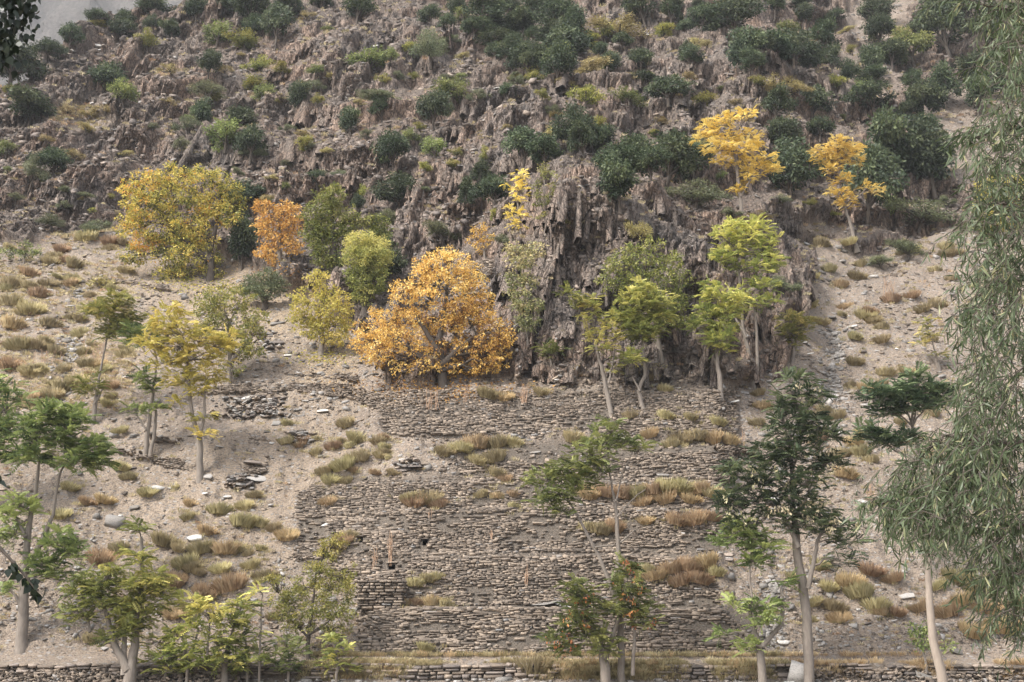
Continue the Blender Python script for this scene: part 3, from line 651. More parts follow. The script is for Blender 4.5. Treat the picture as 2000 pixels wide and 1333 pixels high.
# gravel bank below the path at the left
nb = 3000; x = np.where(rng.random(nb) < .75, rng.uniform(-18, -8.3, nb), rng.uniform(9, 18, nb)); f_ = rng.random(nb); T = np.stack([x, 38.4 + f_ * .72, -2.46 + f_ * .5 + rng.normal(0, .04, nb)], -1)
an = rng.random(nb) * 6.28; s = np.minimum(rng.lognormal(math.log(.12), .5, nb), .34)
M = np.zeros((nb, 3, 3)); M[:, 0, 0] = np.cos(an) * s; M[:, 1, 0] = np.sin(an) * s; M[:, 0, 1] = -np.sin(an) * s * .6; M[:, 1, 1] = np.cos(an) * s * .6; M[:, 2, 2] = s * .22; M[:, 2, 1] = .35 * s; M[:, 1, 2] = -.12 * s
V, Fc, At = joined(SL, M, T, rng.random(nb), rng.integers(0, len(SL), nb))
tag(link('bank_scree', mesh_np('bank_scree', V, Fc, {'tint': At}, False, M_WALL)), 'grey slate shards banked against the path edge', 'rock', kind='stuff')

# ------------------------------------------------------------------ leaves and trees
def rotz_basis(dirv, roll):
    """frames whose x axis is dirv; returns (n,3,3)"""
    d_ = dirv / (np.linalg.norm(dirv, axis=1)[:, None] + 1e-9)
    ref = np.where(np.abs(d_[:, 2:3]) > .95, np.array([[1., 0, 0]]), np.array([[0, 0, 1.]]))
    s = np.cross(ref, d_); s /= np.linalg.norm(s, axis=1)[:, None] + 1e-9
    u_ = np.cross(d_, s); c, sn = np.cos(roll)[:, None], np.sin(roll)[:, None]
    return np.stack([d_, s * c + u_ * sn, -s * sn + u_ * c], -1)
LEAF = (np.array([(0, 0, 0), (.45, .24, .03), (1, 0, -.06), (.45, -.24, .03)]), np.array([[0, 1, 2, 3]]))
def frond_tpl(seed, pairs=6, curve=.38):
    r = random.Random(seed); V, Fc = [], []
    def pt(t): return np.array([t * (1 - .12 * t), 0, .12 * t - curve * t * t])
    for k in range(pairs):
        t = .16 + .82 * k / pairs; b = pt(t); L = .27 * math.sin(.5 + 2.0 * (1 - t * .75)) * r.uniform(.8, 1.15); wd = .072
        for s in (-1, 1):
            dv = np.array([.42, s * .9, -.18 - .25 * t + r.uniform(-.12, .12)]); dv /= np.linalg.norm(dv)
            n0 = len(V); V += [b, b + dv * L * .5 + np.array([wd, 0, .01]), b + dv * L, b + dv * L * .5 - np.array([wd, 0, .01])]; Fc.append([n0, n0 + 1, n0 + 2, n0 + 3])
    n0 = len(V); b0, b1, b2 = pt(0), pt(.5), pt(1.0)
    V += [b0 + [0, .008, 0], b0 - [0, .008, 0], b1 - [0, .008, 0], b1 + [0, .008, 0], b2, b2 + [.14, .03, -.12], b2 + [.2, 0, -.16], b2 + [.14, -.03, -.12]]
    Fc += [[n0, n0 + 1, n0 + 2, n0 + 3], [n0 + 3, n0 + 2, n0 + 4, n0 + 4 + 0][:3] + [n0 + 5], [n0 + 4, n0 + 5, n0 + 6, n0 + 7]]
    return np.array(V, float), np.array(Fc)
FR = [frond_tpl(i, 6, .25 + .1 * i) for i in range(4)]
def inst_leaves(tpls, pos, dirs, size, tint, roll):
    n = len(pos); B = rotz_basis(dirs, roll) * size[:, None, None]
    return joined(tpls, B, pos, tint, rng.integers(0, len(tpls), n))

def tube(pts, rad, sides=6):
    pts = np.asarray(pts, float); n = len(pts); V, Fc = [], []
    tan = np.gradient(pts, axis=0); tan /= np.linalg.norm(tan, axis=1)[:, None] + 1e-9
    ref = np.array([0, 1, 0.]) if abs(tan[0][1]) < .9 else np.array([1., 0, 0])
    for i in range(n):
        s = np.cross(ref, tan[i]); s /= np.linalg.norm(s) + 1e-9; w_ = np.cross(tan[i], s)
        for k in range(sides):
            a_ = 2 * math.pi * k / sides; V.append(pts[i] + (s * math.cos(a_) + w_ * math.sin(a_)) * rad[i])
    for i in range(n - 1):
        for k in range(sides):
            Fc.append([i * sides + k, i * sides + (k + 1) % sides, (i + 1) * sides + (k + 1) % sides, (i + 1) * sides + k])
    return np.array(V), np.array(Fc)
class Geo:
    def __init__(s): s.V, s.F, s.A, s.n = [], [], [], 0
    def add(s, V, Fc, A=None):
        s.V.append(V); s.F.append(np.asarray(Fc) + s.n); s.A.append(np.zeros(len(V)) if A is None else A); s.n += len(V)
    def mesh(s, name, mat, smooth=False):
        d_ = {}
        for f in s.F: d_.setdefault(f.shape[1], []).append(f)
        return mesh_np(name, np.concatenate(s.V), [np.concatenate(v) for v in d_.values()], {'tint': np.concatenate(s.A)}, smooth, mat)
def bend(p0, p1, n=6, sag=.12, wig=.03):
    p0, p1 = np.asarray(p0, float), np.asarray(p1, float); L = np.linalg.norm(p1 - p0); t = np.linspace(0, 1, n)[:, None]
    pts = p0 + (p1 - p0) * t; pts[:, 2] += (sag * L * np.sin(t[:, 0] * math.pi)) * (1 if p1[2] > p0[2] else -.3)
    pts[1:-1] += rng.normal(0, wig * L, (n - 2, 3)); return pts

def crown_leaves(g, centre, rad, kind, leaf, dens, tbias=0., tvar=.28, twigs=None, org=None, clump=.28):
    """leaf clumps through one lobe of a crown; g collects leaves, twigs collects thin wood"""
    cx = np.asarray(centre, float); rad = np.asarray(rad, float)
    area = 4 * (rad[0] * rad[2]) * math.pi / 4
    rc = max(clump * min(rad[0], rad[2]), .12)
    ncl = max(4, int(dens * area / (rc * rc) * .9))
    u_ = rng.normal(0, 1, (ncl, 3)); u_ /= np.linalg.norm(u_, axis=1)[:, None]
    r_ = rng.random(ncl) ** .42; cc = cx + u_ * r_[:, None] * rad
    if twigs is not None:
        for k in range(min(ncl, 14)):
            st = cx if org is None else org * .35 + cx * .65
            V, Fc = tube(bend(st, cc[k], 4, .05, .06), [.018, .013, .009, .004], 3); twigs.add(V, Fc)
    ct = rng.normal(0, tvar * .6, ncl)
    if kind == 'frond':
        m = 3; base = np.repeat(cc, m, 0); n = len(base)
        out = np.repeat(u_, m, 0) * .5 + rng.normal(0, .6, (n, 3)); out[:, 2] = np.abs(out[:, 2]) * .35 + rng.normal(.12, .2, n)
        size = leaf * rng.uniform(.6, 1.15, n)
        t = .5 + tbias + np.repeat(ct, m) + rng.normal(0, tvar * .7, n)
        g.add(*inst_leaves(FR, base + rng.normal(0, rc * .3, (n, 3)), out, size, np.clip(t, 0, 1), rng.normal(0, .35, n)))
    else:
        m = int(max(8, 12. * rc * rc / (leaf * leaf))); m = min(m, 260)
        base = np.repeat(cc, m, 0); n = len(base)
        off = rng.normal(0, 1, (n, 3)); off /= np.linalg.norm(off, axis=1)[:, None]; off *= (rc * rng.random(n) ** .5)[:, None] * [1.1, 1.1, .8]
        dv = off * .8 / rc + np.repeat(u_, m, 0) * .4 + rng.normal(0, .5, (n, 3)); dv[:, 2] -= .35
        size = leaf * rng.uniform(.55, 1.25, n)
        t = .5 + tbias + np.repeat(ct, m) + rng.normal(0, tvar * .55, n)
        g.add(*inst_leaves([LEAF], base + off, dv, size, np.clip(t, 0, 1), rng.random(n) * 6.28))

LM = []      # landmarks for labels
def tree(name, label, cat, base, trunks, blobs, kind='leaf', pal='green', leaf=.14, dens=1., yb=None, bark=BARK, tvar=.28, extra=None, lm=None, clump=.28, depth=.85, group=None, dy=0.):
    """base: photo position of the foot; trunks: polylines [(px, py, width px)]; blobs: [(px, py, rx, ry[, tint bias])]"""
    if yb is None: b = hit(*base); yb = b[1] + dy
    else: b = WP(base[0], base[1], yb)
    b = np.array(b, float); s = yb / F
    group = group or {'ailanthus_tree': 'ailanthus trees scattered over the hillside', 'walnut_tree': 'walnut trees in autumn colour', 'ivy_covered_tree': 'ivy-covered trees'}.get(name)
    root = link(name, None, loc=tuple(b)); tag(root, label, cat, group)
    T_, L = Geo(), Geo(); nodes = []
    for tr in trunks:
        pts = np.array([WP(p[0], p[1], yb) - b for p in tr]); wd = np.array([p[2] * s / 2 for p in tr])
        if len(tr) > 1 and tr is trunks[0]: pts[0][1] = 0; pts[0][2] -= .45
        off = np.cumsum(rng.normal(0, .1, len(tr))); pts[1:, 1] += np.abs(off[1:]) * .6 + .25 * np.arange(1, len(tr)) / len(tr)
        tt = np.linspace(0, len(tr) - 1, 4 * (len(tr) - 1) + 1); P2 = np.stack([np.interp(tt, range(len(tr)), pts[:, k]) for k in range(3)], -1)
        P2[1:-1] = (P2[:-2] + 2 * P2[1:-1] + P2[2:]) / 4; P2[1:-1] += rng.normal(0, .012, P2[1:-1].shape)
        wr = np.interp(tt, range(len(tr)), wd)
        if tr is trunks[0]: wr[0] *= 1.6; wr[1] *= 1.15
        V, Fc = tube(P2, wr, 8); T_.add(V, Fc); nodes += [(p, w_) for p, w_ in zip(P2, wr)]
    for bl in blobs:
        px, py, rx, ry = bl[:4]; tb = bl[4] if len(bl) > 4 else 0.
        rad = np.array([rx * s, max(rx, ry) * s * depth, ry * s])
        cc = WP(px, py, yb) - b; cc[1] += rng.uniform(-.45, .45) * rad[1]
        best = min(nodes, key=lambda q_: np.linalg.norm(q_[0] - cc) + (2. if q_[0][2] > cc[2] else 0)) if nodes else (np.zeros(3), .04)
        w0 = max(min(best[1] * .6, .09), .02)
        V, Fc = tube(bend(best[0], cc, 6), np.linspace(w0, w0 * .35, 6), 5); T_.add(V, Fc)
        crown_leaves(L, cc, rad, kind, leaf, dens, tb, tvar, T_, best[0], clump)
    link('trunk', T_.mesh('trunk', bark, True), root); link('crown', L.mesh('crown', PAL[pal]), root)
    if extra:
        ep, es, en = extra; S = Geo()
        for bl in random.sample(list(blobs), min(len(blobs), 8)):
            rad = np.array([bl[2] * s, bl[2] * s, bl[3] * s]); c0 = WP(bl[0], bl[1], yb) - b
            S2 = Geo(); u_ = rng.normal(0, 1, (en, 3)); u_ /= np.linalg.norm(u_, axis=1)[:, None]; u_[:, 1] = -np.abs(u_[:, 1])
            pos = np.repeat(c0 + u_ * rad * .92, 7, 0) + rng.normal(0, .06, (en * 7, 3))
            dv = rng.normal(0, .4, pos.shape); dv[:, 2] -= .8
            S2.add(*inst_leaves([LEAF], pos, dv, es * rng.uniform(.6, 1.3, len(pos)), rng.random(len(pos)), rng.random(len(pos)) * 6.28))
            link('seed_cluster', S2.mesh('seed_cluster', PAL[ep]), root)
    if lm: LM.append((lm, np.mean([q_[0] for q_ in blobs]), np.mean([q_[1] for q_ in blobs])))
    return root
TY = 'tree'
tree('walnut_tree', 'huge round orange walnut tree on the terrace in front of the cliff', TY, (868, 758), [[(868, 762, 22), (862, 720, 18), (855, 660, 16)], [(862, 725, 16), (800, 680, 10), (750, 650, 7)], [(860, 715, 16), (920, 660, 10), (955, 640, 6)], [(857, 670, 12), (870, 590, 8), (875, 530, 5)], [(858, 690, 12), (815, 620, 8), (800, 570, 5)]],
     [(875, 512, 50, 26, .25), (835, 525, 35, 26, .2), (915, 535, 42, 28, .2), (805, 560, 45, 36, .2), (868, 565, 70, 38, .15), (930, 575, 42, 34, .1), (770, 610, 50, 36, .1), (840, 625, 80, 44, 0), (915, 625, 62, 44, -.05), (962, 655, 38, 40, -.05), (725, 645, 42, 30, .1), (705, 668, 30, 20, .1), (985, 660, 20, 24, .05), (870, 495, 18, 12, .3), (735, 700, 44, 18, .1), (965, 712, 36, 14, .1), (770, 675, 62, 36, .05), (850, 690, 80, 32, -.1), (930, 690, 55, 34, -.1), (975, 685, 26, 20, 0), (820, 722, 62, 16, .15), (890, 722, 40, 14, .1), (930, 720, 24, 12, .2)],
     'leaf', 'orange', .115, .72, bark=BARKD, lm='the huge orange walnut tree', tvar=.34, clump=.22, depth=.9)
tree('walnut_tree', 'broad green and yellow walnut tree below the left crags', TY, (400, 545), [[(410, 552, 18), (412, 500, 14), (400, 430, 9)], [(412, 510, 12), (350, 460, 9), (300, 400, 5)], [(411, 490, 10), (425, 420, 8), (430, 370, 4)]],
     [(295, 352, 42, 24, .12), (345, 348, 50, 28, .02), (410, 352, 42, 26, -.05), (445, 368, 28, 26, -.12), (262, 372, 30, 20, .2), (285, 400, 42, 34, -.05), (345, 400, 55, 40, -.15), (410, 405, 45, 40, .1), (258, 440, 30, 34, .05), (282, 472, 30, 26, .45), (330, 455, 45, 40, -.15), (385, 460, 40, 44, .05), (350, 500, 50, 34, -.15), (405, 510, 30, 40, -.12), (340, 535, 45, 22, -.15), (262, 500, 28, 22, -.2), (455, 420, 26, 34, -.2), (465, 390, 20, 18, -.3)],
     'leaf', 'mixed', .16, 1.1, bark=BARKD, lm='the broad green-yellow walnut tree', tvar=.32)
tree('walnut_tree', 'small bright orange tree between the green-yellow walnut and the ivy', TY, (545, 525), [[(545, 530, 12), (545, 480, 9), (545, 440, 5)]],
     [(560, 402, 26, 14, .1), (515, 405, 22, 16, .05), (540, 425, 40, 22, 0), (575, 440, 24, 24, .05), (515, 450, 24, 20, .1), (550, 465, 36, 22, 0), (520, 490, 26, 14, .15), (575, 480, 24, 20, .1), (540, 505, 26, 12, .1)], 'leaf', 'orange', .17, 1., lm='the small bright orange tree', tvar=.2)
tree('ivy_covered_tree', 'tall tree smothered in yellow-green ivy, standing left of the ivy dome', TY, (655, 560), [[(655, 565, 16), (650, 480, 14), (645, 400, 8)]],
     [(645, 382, 34, 24, .1), (620, 420, 34, 26, 0), (660, 415, 32, 30, .15), (612, 455, 24, 24, -.1), (645, 460, 36, 32, 0), (680, 450, 24, 22, -.1), (650, 505, 30, 32, -.1), (620, 490, 20, 26, -.05), (705, 430, 26, 16, .2), (740, 440, 22, 26, -.1)], 'leaf', 'ivy', .14, 1.5, bark=BARKD, lm='the tall ivy-smothered tree')
tree('ivy_covered_tree', 'domed bush hung with bright green ivy beside the orange walnut', TY, (712, 600), [[(712, 605, 14), (712, 540, 12), (714, 480, 7)]],
     [(705, 468, 34, 20, .35), (735, 480, 28, 22, .35), (695, 500, 30, 32, .15), (725, 505, 36, 32, .12), (705, 540, 34, 32, -.1), (738, 545, 22, 30, -.15), (710, 575, 26, 24, .05), (752, 500, 18, 22, .25)], 'leaf', 'lime', .12, 1.6, bark=BARKD, lm='the bright green ivy dome', tvar=.2)
tree('walnut_tree', 'yellow leafy tree touching the left side of the orange walnut', TY, (628, 692), [[(628, 695, 12), (628, 650, 10), (620, 600, 5)]],
     [(620, 545, 26, 20, .05), (640, 575, 28, 22, .1), (595, 590, 34, 26, -.05), (640, 610, 36, 28, 0), (585, 620, 26, 20, -.1), (615, 640, 40, 26, -.05), (660, 635, 30, 26, .1), (650, 660, 34, 18, .25), (672, 600, 18, 30, .2)], 'leaf', 'ochre', .14, 1., lm='the yellow tree beside the walnut', tvar=.25)
tree('small_tree', 'little rust-orange tree on a ledge above the orange walnut', TY, (948, 506), [[(948, 508, 6), (946, 480, 4), (940, 460, 3)]],
     [(936, 447, 20, 12), (925, 465, 16, 12), (950, 465, 16, 12), (938, 482, 18, 12)], 'leaf', 'orange', .12, .75, tvar=.2)
tree('olive_tree', 'dark blue-green round tree with a short black trunk left of centre', TY, (520, 606), [[(520, 608, 12), (516, 588, 12), (510, 565, 7)], [(516, 590, 8), (535, 560, 4)]],
     [(495, 553, 24, 22), (520, 545, 26, 20), (545, 558, 22, 20), (515, 572, 34, 16), (480, 565, 14, 14)], 'leaf', 'grey', .10, 1.6, bark=BARKD, lm='the dark blue-green round tree', tvar=.2)
tree('leafy_tree', 'wide pale green tree standing behind the yellow ailanthus', TY, (446, 760), [[(446, 765, 13), (448, 715, 10), (445, 640, 6)], [(447, 710, 7), (490, 660, 4)]],
     [(430, 570, 34, 22, .1), (470, 585, 32, 26, .1), (400, 595, 34, 26, 0), (440, 610, 44, 30, 0), (500, 625, 26, 32, .1), (470, 645, 42, 32, -.05), (420, 650, 36, 30, -.05), (455, 685, 42, 26, -.1), (495, 680, 26, 22, 0), (395, 640, 24, 30, .15), (455, 720, 30, 14, -.1)], 'leaf', 'yelgrn', .13, .75, lm='the wide pale green tree', tvar=.32)
tree('ailanthus_tree', 'yellow-leaved ailanthus with a tall bare pale trunk on the left slope', TY, (391, 932), [[(391, 938, 15), (390, 880, 13), (386, 850, 12), (372, 815, 8), (366, 750, 7), (362, 690, 5)], [(388, 855, 8), (396, 820, 6), (398, 770, 4)]],
     [(330, 612, 34, 16, .1), (305, 640, 34, 18, .05), (350, 640, 44, 20, .05), (290, 668, 32, 20, .05), (345, 675, 50, 24, 0), (400, 660, 36, 24, .05), (320, 705, 44, 22, -.05), (385, 700, 48, 26, 0), (430, 690, 28, 28, .1), (355, 738, 44, 20, -.05), (405, 735, 34, 24, 0), (445, 672, 22, 22, .1), (385, 765, 20, 14, -.1), (395, 815, 20, 10, -.25), (400, 850, 24, 10, .25), (345, 780, 14, 10, -.1)],
     'frond', 'ochre', .45, .6, lm='the yellow ailanthus on the slope', tvar=.2)
tree('ailanthus_tree', 'slim ailanthus with a small green-yellow crown, leftmost on the bare slope', TY, (182, 828), [[(182, 832, 11), (184, 790, 9), (192, 740, 5), (202, 680, 4), (212, 630, 3)], [(184, 790, 6), (202, 755, 3)]],
     [(230, 590, 34, 18, .1), (208, 612, 34, 16, .05), (240, 625, 28, 20, -.05), (218, 650, 26, 16, -.2), (185, 608, 20, 8, .2), (178, 755, 20, 22, -.1)], 'frond', 'lime', .55, .8, tvar=.22, lm='the slim leftmost ailanthus')
tree('ailanthus_tree', 'twin-stemmed ailanthus with dark tufts, left of the yellow ailanthus', TY, (286, 898), [[(284, 902, 12), (286, 850, 9), (292, 800, 7), (300, 740, 5), (304, 700, 4)], [(290, 902, 9), (300, 840, 7), (300, 800, 5)], [(285, 840, 4), (262, 805, 3)]],
     [(278, 660, 24, 24, -.1), (285, 735, 20, 14, 0), (292, 755, 20, 12, -.05), (268, 800, 18, 12, .1), (310, 795, 14, 12, .2), (255, 655, 18, 22, -.15)], 'frond', 'green', .5, .8, tvar=.25)
tree('ailanthus_tree', 'big grey-trunked tree with wide green crown at the left edge', TY, (42, 1262), [[(42, 1268, 25), (44, 1190, 21), (46, 1110, 17), (50, 1040, 12), (66, 960, 8), (72, 900, 5)], [(47, 1110, 12), (75, 1070, 12), (100, 1005, 7), (108, 930, 5), (130, 880, 3)], [(40, 1180, 8), (15, 1150, 4)], [(50, 1050, 7), (22, 1000, 4)]],
     [(95, 812, 44, 26, .05), (140, 820, 36, 26, 0), (60, 850, 40, 30, -.1), (120, 855, 44, 28, 0), (175, 870, 36, 24, .05), (155, 905, 40, 24, -.05), (190, 900, 22, 22, 0), (70, 895, 40, 20, -.1), (40, 990, 30, 26, .25), (18, 1040, 20, 30, .1), (120, 1060, 34, 22, .1), (145, 1080, 22, 18, .2), (85, 1100, 32, 22, -.1), (110, 1125, 24, 14, 0), (10, 1155, 14, 14, .1)],
     'frond', 'green', .55, .75, lm='the grey-trunked tree at the left edge', tvar=.28)
tree('broadleaf_tree', 'dense mid-green tree cut by the left edge of the view', TY, (-30, 1000), [[(-30, 1005, 24), (-28, 900, 18), (-20, 840, 10)]],
     [(-10, 760, 44, 34), (25, 790, 30, 34), (-10, 830, 50, 34), (30, 840, 30, 26), (-5, 880, 44, 26), (35, 895, 26, 16)], 'frond', 'green', .55, .75, tvar=.3)
tree('ailanthus_tree', 'bushy lime-green ailanthus forking low, standing at the bottom left', TY, (252, 1380), [[(252, 1385, 30), (252, 1320, 25), (256, 1280, 18), (265, 1200, 12), (272, 1120, 9), (270, 1050, 6)], [(250, 1310, 18), (222, 1260, 14), (205, 1200, 9), (190, 1160, 5)], [(242, 1320, 15), (238, 1260, 10), (240, 1190, 6)], [(176, 1235, 7), (160, 1190, 4)]],
     [(190, 1135, 32, 22, -.2), (160, 1160, 32, 26, -.2), (150, 1200, 26, 20, -.25), (200, 1170, 30, 20, -.28), (265, 1145, 34, 22, .12), (250, 1180, 34, 24, .02), (255, 1215, 36, 24, -.08), (305, 1135, 30, 20, .05), (320, 1160, 22, 18, .02), (285, 1190, 30, 20, -.08), (235, 1240, 26, 16, -.28), (272, 1090, 22, 20, 0), (268, 1030, 20, 14, -.28), (215, 1120, 22, 14, -.05), (200, 1255, 12, 12, -.3)],
     'frond', 'lime', .46, 1.0, yb=38.2, lm='the lime-green ailanthus at the bottom left', tvar=.25)
tree('sapling', 'leftmost pale green sapling of the thicket beside the path', 'sapling', (362, 1385), [[(362, 1385, 8), (365, 1300, 6), (352, 1240, 4)], [(365, 1300, 5), (385, 1230, 3)]], [(345, 1240, 24, 16), (385, 1225, 26, 18, .2), (360, 1270, 30, 18, 0), (330, 1285, 24, 14)], 'frond', 'lime', .42, .7, yb=38.4, group='saplings of the thicket by the path')
tree('sapling', 'forked sapling with pale drooping fronds, middle of the thicket', 'sapling', (438, 1385), [[(438, 1388, 15), (437, 1300, 12), (440, 1270, 10), (452, 1230, 6)], [(438, 1290, 7), (415, 1240, 4)], [(402, 1300, 5), (406, 1220, 3)]], [(450, 1215, 34, 22, 0), (410, 1195, 30, 14, .35), (370, 1180, 34, 12, .3), (470, 1185, 24, 20, -.05), (430, 1255, 34, 18, -.1), (455, 1290, 26, 16, -.1), (395, 1290, 30, 18, -.1)], 'frond', 'lime', .5, .8, yb=38.3, group='saplings of the thicket by the path')
for sx, sy, sp, sl_, sk in ((318, 1300, 'lime', 'low feathery sapling between the lime-green ailanthus and the thicket', 26), (560, 1296, 'green', 'low green sapling left of the small-leaved tree trunk', 24), (655, 1296, 'lime', 'low weedy sapling right of the small-leaved tree trunk', 22), (480, 1292, 'green', 'short green sapling at the right side of the thicket', 22)):
    tree('sapling', sl_, 'sapling', (sx, sy + 60), [[(sx, sy + 60, 6), (sx + 3, sy, 5), (sx - 4, sy - 40, 3)]], [(sx - 10, sy - 45, sk, sk * .5, .1), (sx + 14, sy - 25, sk, sk * .5, 0), (sx - 14, sy - 8, sk * 1.2, sk * .5, -.1), (sx + 8, sy + 8, sk * 1.2, sk * .4, -.1)], 'frond', sp, .4, .75, yb=38.6, group='saplings of the thicket by the path')
tree('sapling', 'tall yellow whip-like sapling right of the thicket', 'sapling', (506, 1385), [[(504, 1388, 6), (506, 1300, 5), (508, 1200, 3), (511, 1150, 2)]], [(508, 1155, 12, 6, .4), (505, 1240, 22, 12, .1), (515, 1280, 26, 16, 0), (490, 1300, 24, 14, 0)], 'frond', 'lime', .34, .6, yb=38.4, group='saplings of the thicket by the path')
tree('leafy_tree', 'small-leaved green tree on a slim dark trunk at the wall corner', TY, (602, 1292), [[(602, 1300, 10), (601, 1245, 8), (608, 1180, 5), (615, 1120, 3)], [(602, 1240, 6), (640, 1215, 3)], [(602, 1245, 5), (560, 1205, 3)]],
     [(640, 1075, 24, 26, .3), (660, 1055, 16, 20, .45), (625, 1120, 34, 28, .1), (590, 1150, 38, 26, 0), (650, 1150, 40, 28, 0), (555, 1165, 34, 22, 0), (610, 1190, 50, 24, -.1), (665, 1195, 34, 22, -.1), (555, 1200, 34, 18, -.1), (535, 1135, 20, 18, .1), (680, 1130, 22, 28, .05), (585, 1225, 34, 12, -.15), (655, 1230, 36, 12, -.15)],
     'leaf', 'yelgrn', .08, .85, lm='the small-leaved tree at the wall corner', tvar=.3, bark=BARKD, yb=40.0, clump=.34)
tree('ailanthus_tree', 'tall bare-stemmed ailanthus with feathery crown before the terrace walls', TY, (1216, 1380), [[(1218, 1385, 16), (1214, 1280, 13), (1210, 1170, 12), (1208, 1080, 9), (1205, 1000, 7), (1195, 940, 4), (1188, 870, 3)], [(1210, 1185, 10), (1180, 1110, 8), (1162, 1070, 7), (1130, 1010, 5), (1095, 950, 3)], [(1205, 1010, 4), (1240, 970, 2), (1262, 955, 1.5)], [(1162, 1070, 4), (1190, 1065, 3), (1210, 1065, 3)], [(1203, 980, 4), (1218, 920, 2)], [(1212, 1060, 4), (1240, 1035, 2)]],
     [(1060, 935, 32, 22, .15), (1090, 965, 34, 22, .05), (1105, 915, 36, 26, .15), (1145, 890, 40, 28, .15), (1130, 940, 36, 24, .1), (1180, 860, 34, 22, .05), (1220, 865, 28, 18, 0), (1055, 970, 20, 18, -.05), (1165, 915, 28, 18, -.1), (1195, 835, 22, 14, .15), (1250, 870, 18, 14, .2), (1100, 1000, 20, 12, .05)],
     'frond', 'green', .42, .85, yb=38.4, lm='the tall feathery ailanthus', tvar=.25)
tree('ailanthus_tree', 'low dark ailanthus with rusty seed clusters at the foot of the walls', TY, (1184, 1385), [[(1186, 1388, 24), (1182, 1300, 19), (1175, 1260, 12), (1150, 1210, 7), (1135, 1150, 4)], [(1182, 1290, 12), (1205, 1220, 8), (1225, 1160, 5)], [(1236, 1320, 8), (1240, 1240, 6), (1242, 1190, 4)]],
     [(1120, 1150, 22, 16, .05), (1140, 1175, 32, 24, -.05), (1130, 1210, 34, 20, -.05), (1092, 1245, 26, 14, -.1), (1110, 1265, 24, 16, -.1), (1170, 1245, 30, 18, .2), (1180, 1270, 20, 14, .1), (1225, 1145, 30, 24, .05), (1240, 1185, 32, 26, -.05), (1225, 1110, 18, 18, -.1), (1255, 1215, 22, 14, 0), (1195, 1190, 22, 18, .15)],
     'frond', 'green', .46, 1., yb=38.0, extra=('rust', .10, 6), lm='the low ailanthus with rusty seeds', tvar=.25)
tree('ailanthus_tree', 'tall dark green ailanthus with cream seed clusters right of the walls', TY, (1580, 1385), [[(1582, 1390, 22), (1580, 1250, 19), (1574, 1160, 18), (1562, 1085, 17), (1556, 1000, 11), (1552, 930, 6)], [(1578, 1150, 10), (1592, 1090, 9), (1600, 1050, 6), (1625, 1020, 4)], [(1560, 1070, 11), (1535, 1010, 7), (1490, 960, 4)], [(1556, 1010, 7), (1590, 940, 4)]],
     [(1556, 738, 26, 16, .15), (1570, 770, 40, 22, .05), (1530, 795, 30, 24, .1), (1575, 815, 44, 26, 0), (1540, 845, 44, 26, 0), (1600, 855, 40, 28, -.05), (1500, 880, 44, 26, 0), (1555, 890, 60, 30, -.1), (1615, 900, 32, 24, -.05), (1455, 915, 40, 26, .1), (1500, 930, 50, 28, -.1), (1570, 940, 50, 30, -.1), (1435, 955, 28, 22, .05), (1425, 990, 26, 24, -.05), (1470, 975, 40, 24, -.15), (1545, 975, 44, 26, -.1), (1590, 1000, 40, 26, .15), (1560, 1025, 40, 20, .1), (1635, 1030, 44, 18, -.05), (1650, 1055, 32, 16, 0), (1520, 1005, 34, 20, -.1), (1640, 1095, 20, 22, .1), (1450, 1020, 30, 18, -.1)],
     'frond', 'dark', .46, .68, yb=38.2, extra=('seed', .11, 9), lm='the dark tree with cream seeds', tvar=.28)
tree('ailanthus_tree', 'low forked ailanthus with arching fronds left of the dark tree', TY, (1492, 1385), [[(1494, 1390, 18), (1490, 1300, 16), (1484, 1255, 14), (1472, 1220, 9), (1466, 1170, 6)], [(1488, 1265, 11), (1510, 1240, 9), (1530, 1222, 8), (1532, 1170, 6), (1530, 1150, 4)], [(1468, 1180, 4), (1466, 1110, 3), (1470, 1060, 3)], [(1530, 1165, 3), (1508, 1110, 2)]],
     [(1465, 1045, 34, 14, 0), (1500, 1065, 34, 14, .05), (1445, 1030, 20, 24, .3), (1420, 1050, 18, 22, -.1), (1475, 1095, 30, 12, -.05), (1490, 1185, 28, 16, 0), (1480, 1210, 26, 14, .05), (1430, 1175, 18, 14, .2), (1415, 1240, 16, 10, 0), (1465, 1260, 16, 18, .3), (1540, 1140, 16, 12, .1)], 'frond', 'green', .52, .8, yb=38.1, tvar=.22)
tree('ailanthus_tree', 'flat-topped dark tree in front of the right slope, beside the willow', TY, (1812, 935), [[(1812, 940, 12), (1805, 900, 10), (1790, 830, 7)], [(1806, 905, 6), (1750, 880, 4), (1720, 855, 3)]],
     [(1715, 770, 28, 16, 0), (1750, 775, 36, 20, 0), (1800, 760, 34, 20, 0), (1785, 790, 40, 18, -.05), (1740, 800, 30, 14, -.1), (1690, 845, 30, 14, -.05), (1720, 860, 28, 16, -.1), (1835, 780, 26, 20, 0), (1790, 735, 14, 12, .35), (1765, 860, 26, 16, -.1)], 'frond', 'dark', .55, 1.1, dy=-6, lm='the flat-topped dark tree', tvar=.25)
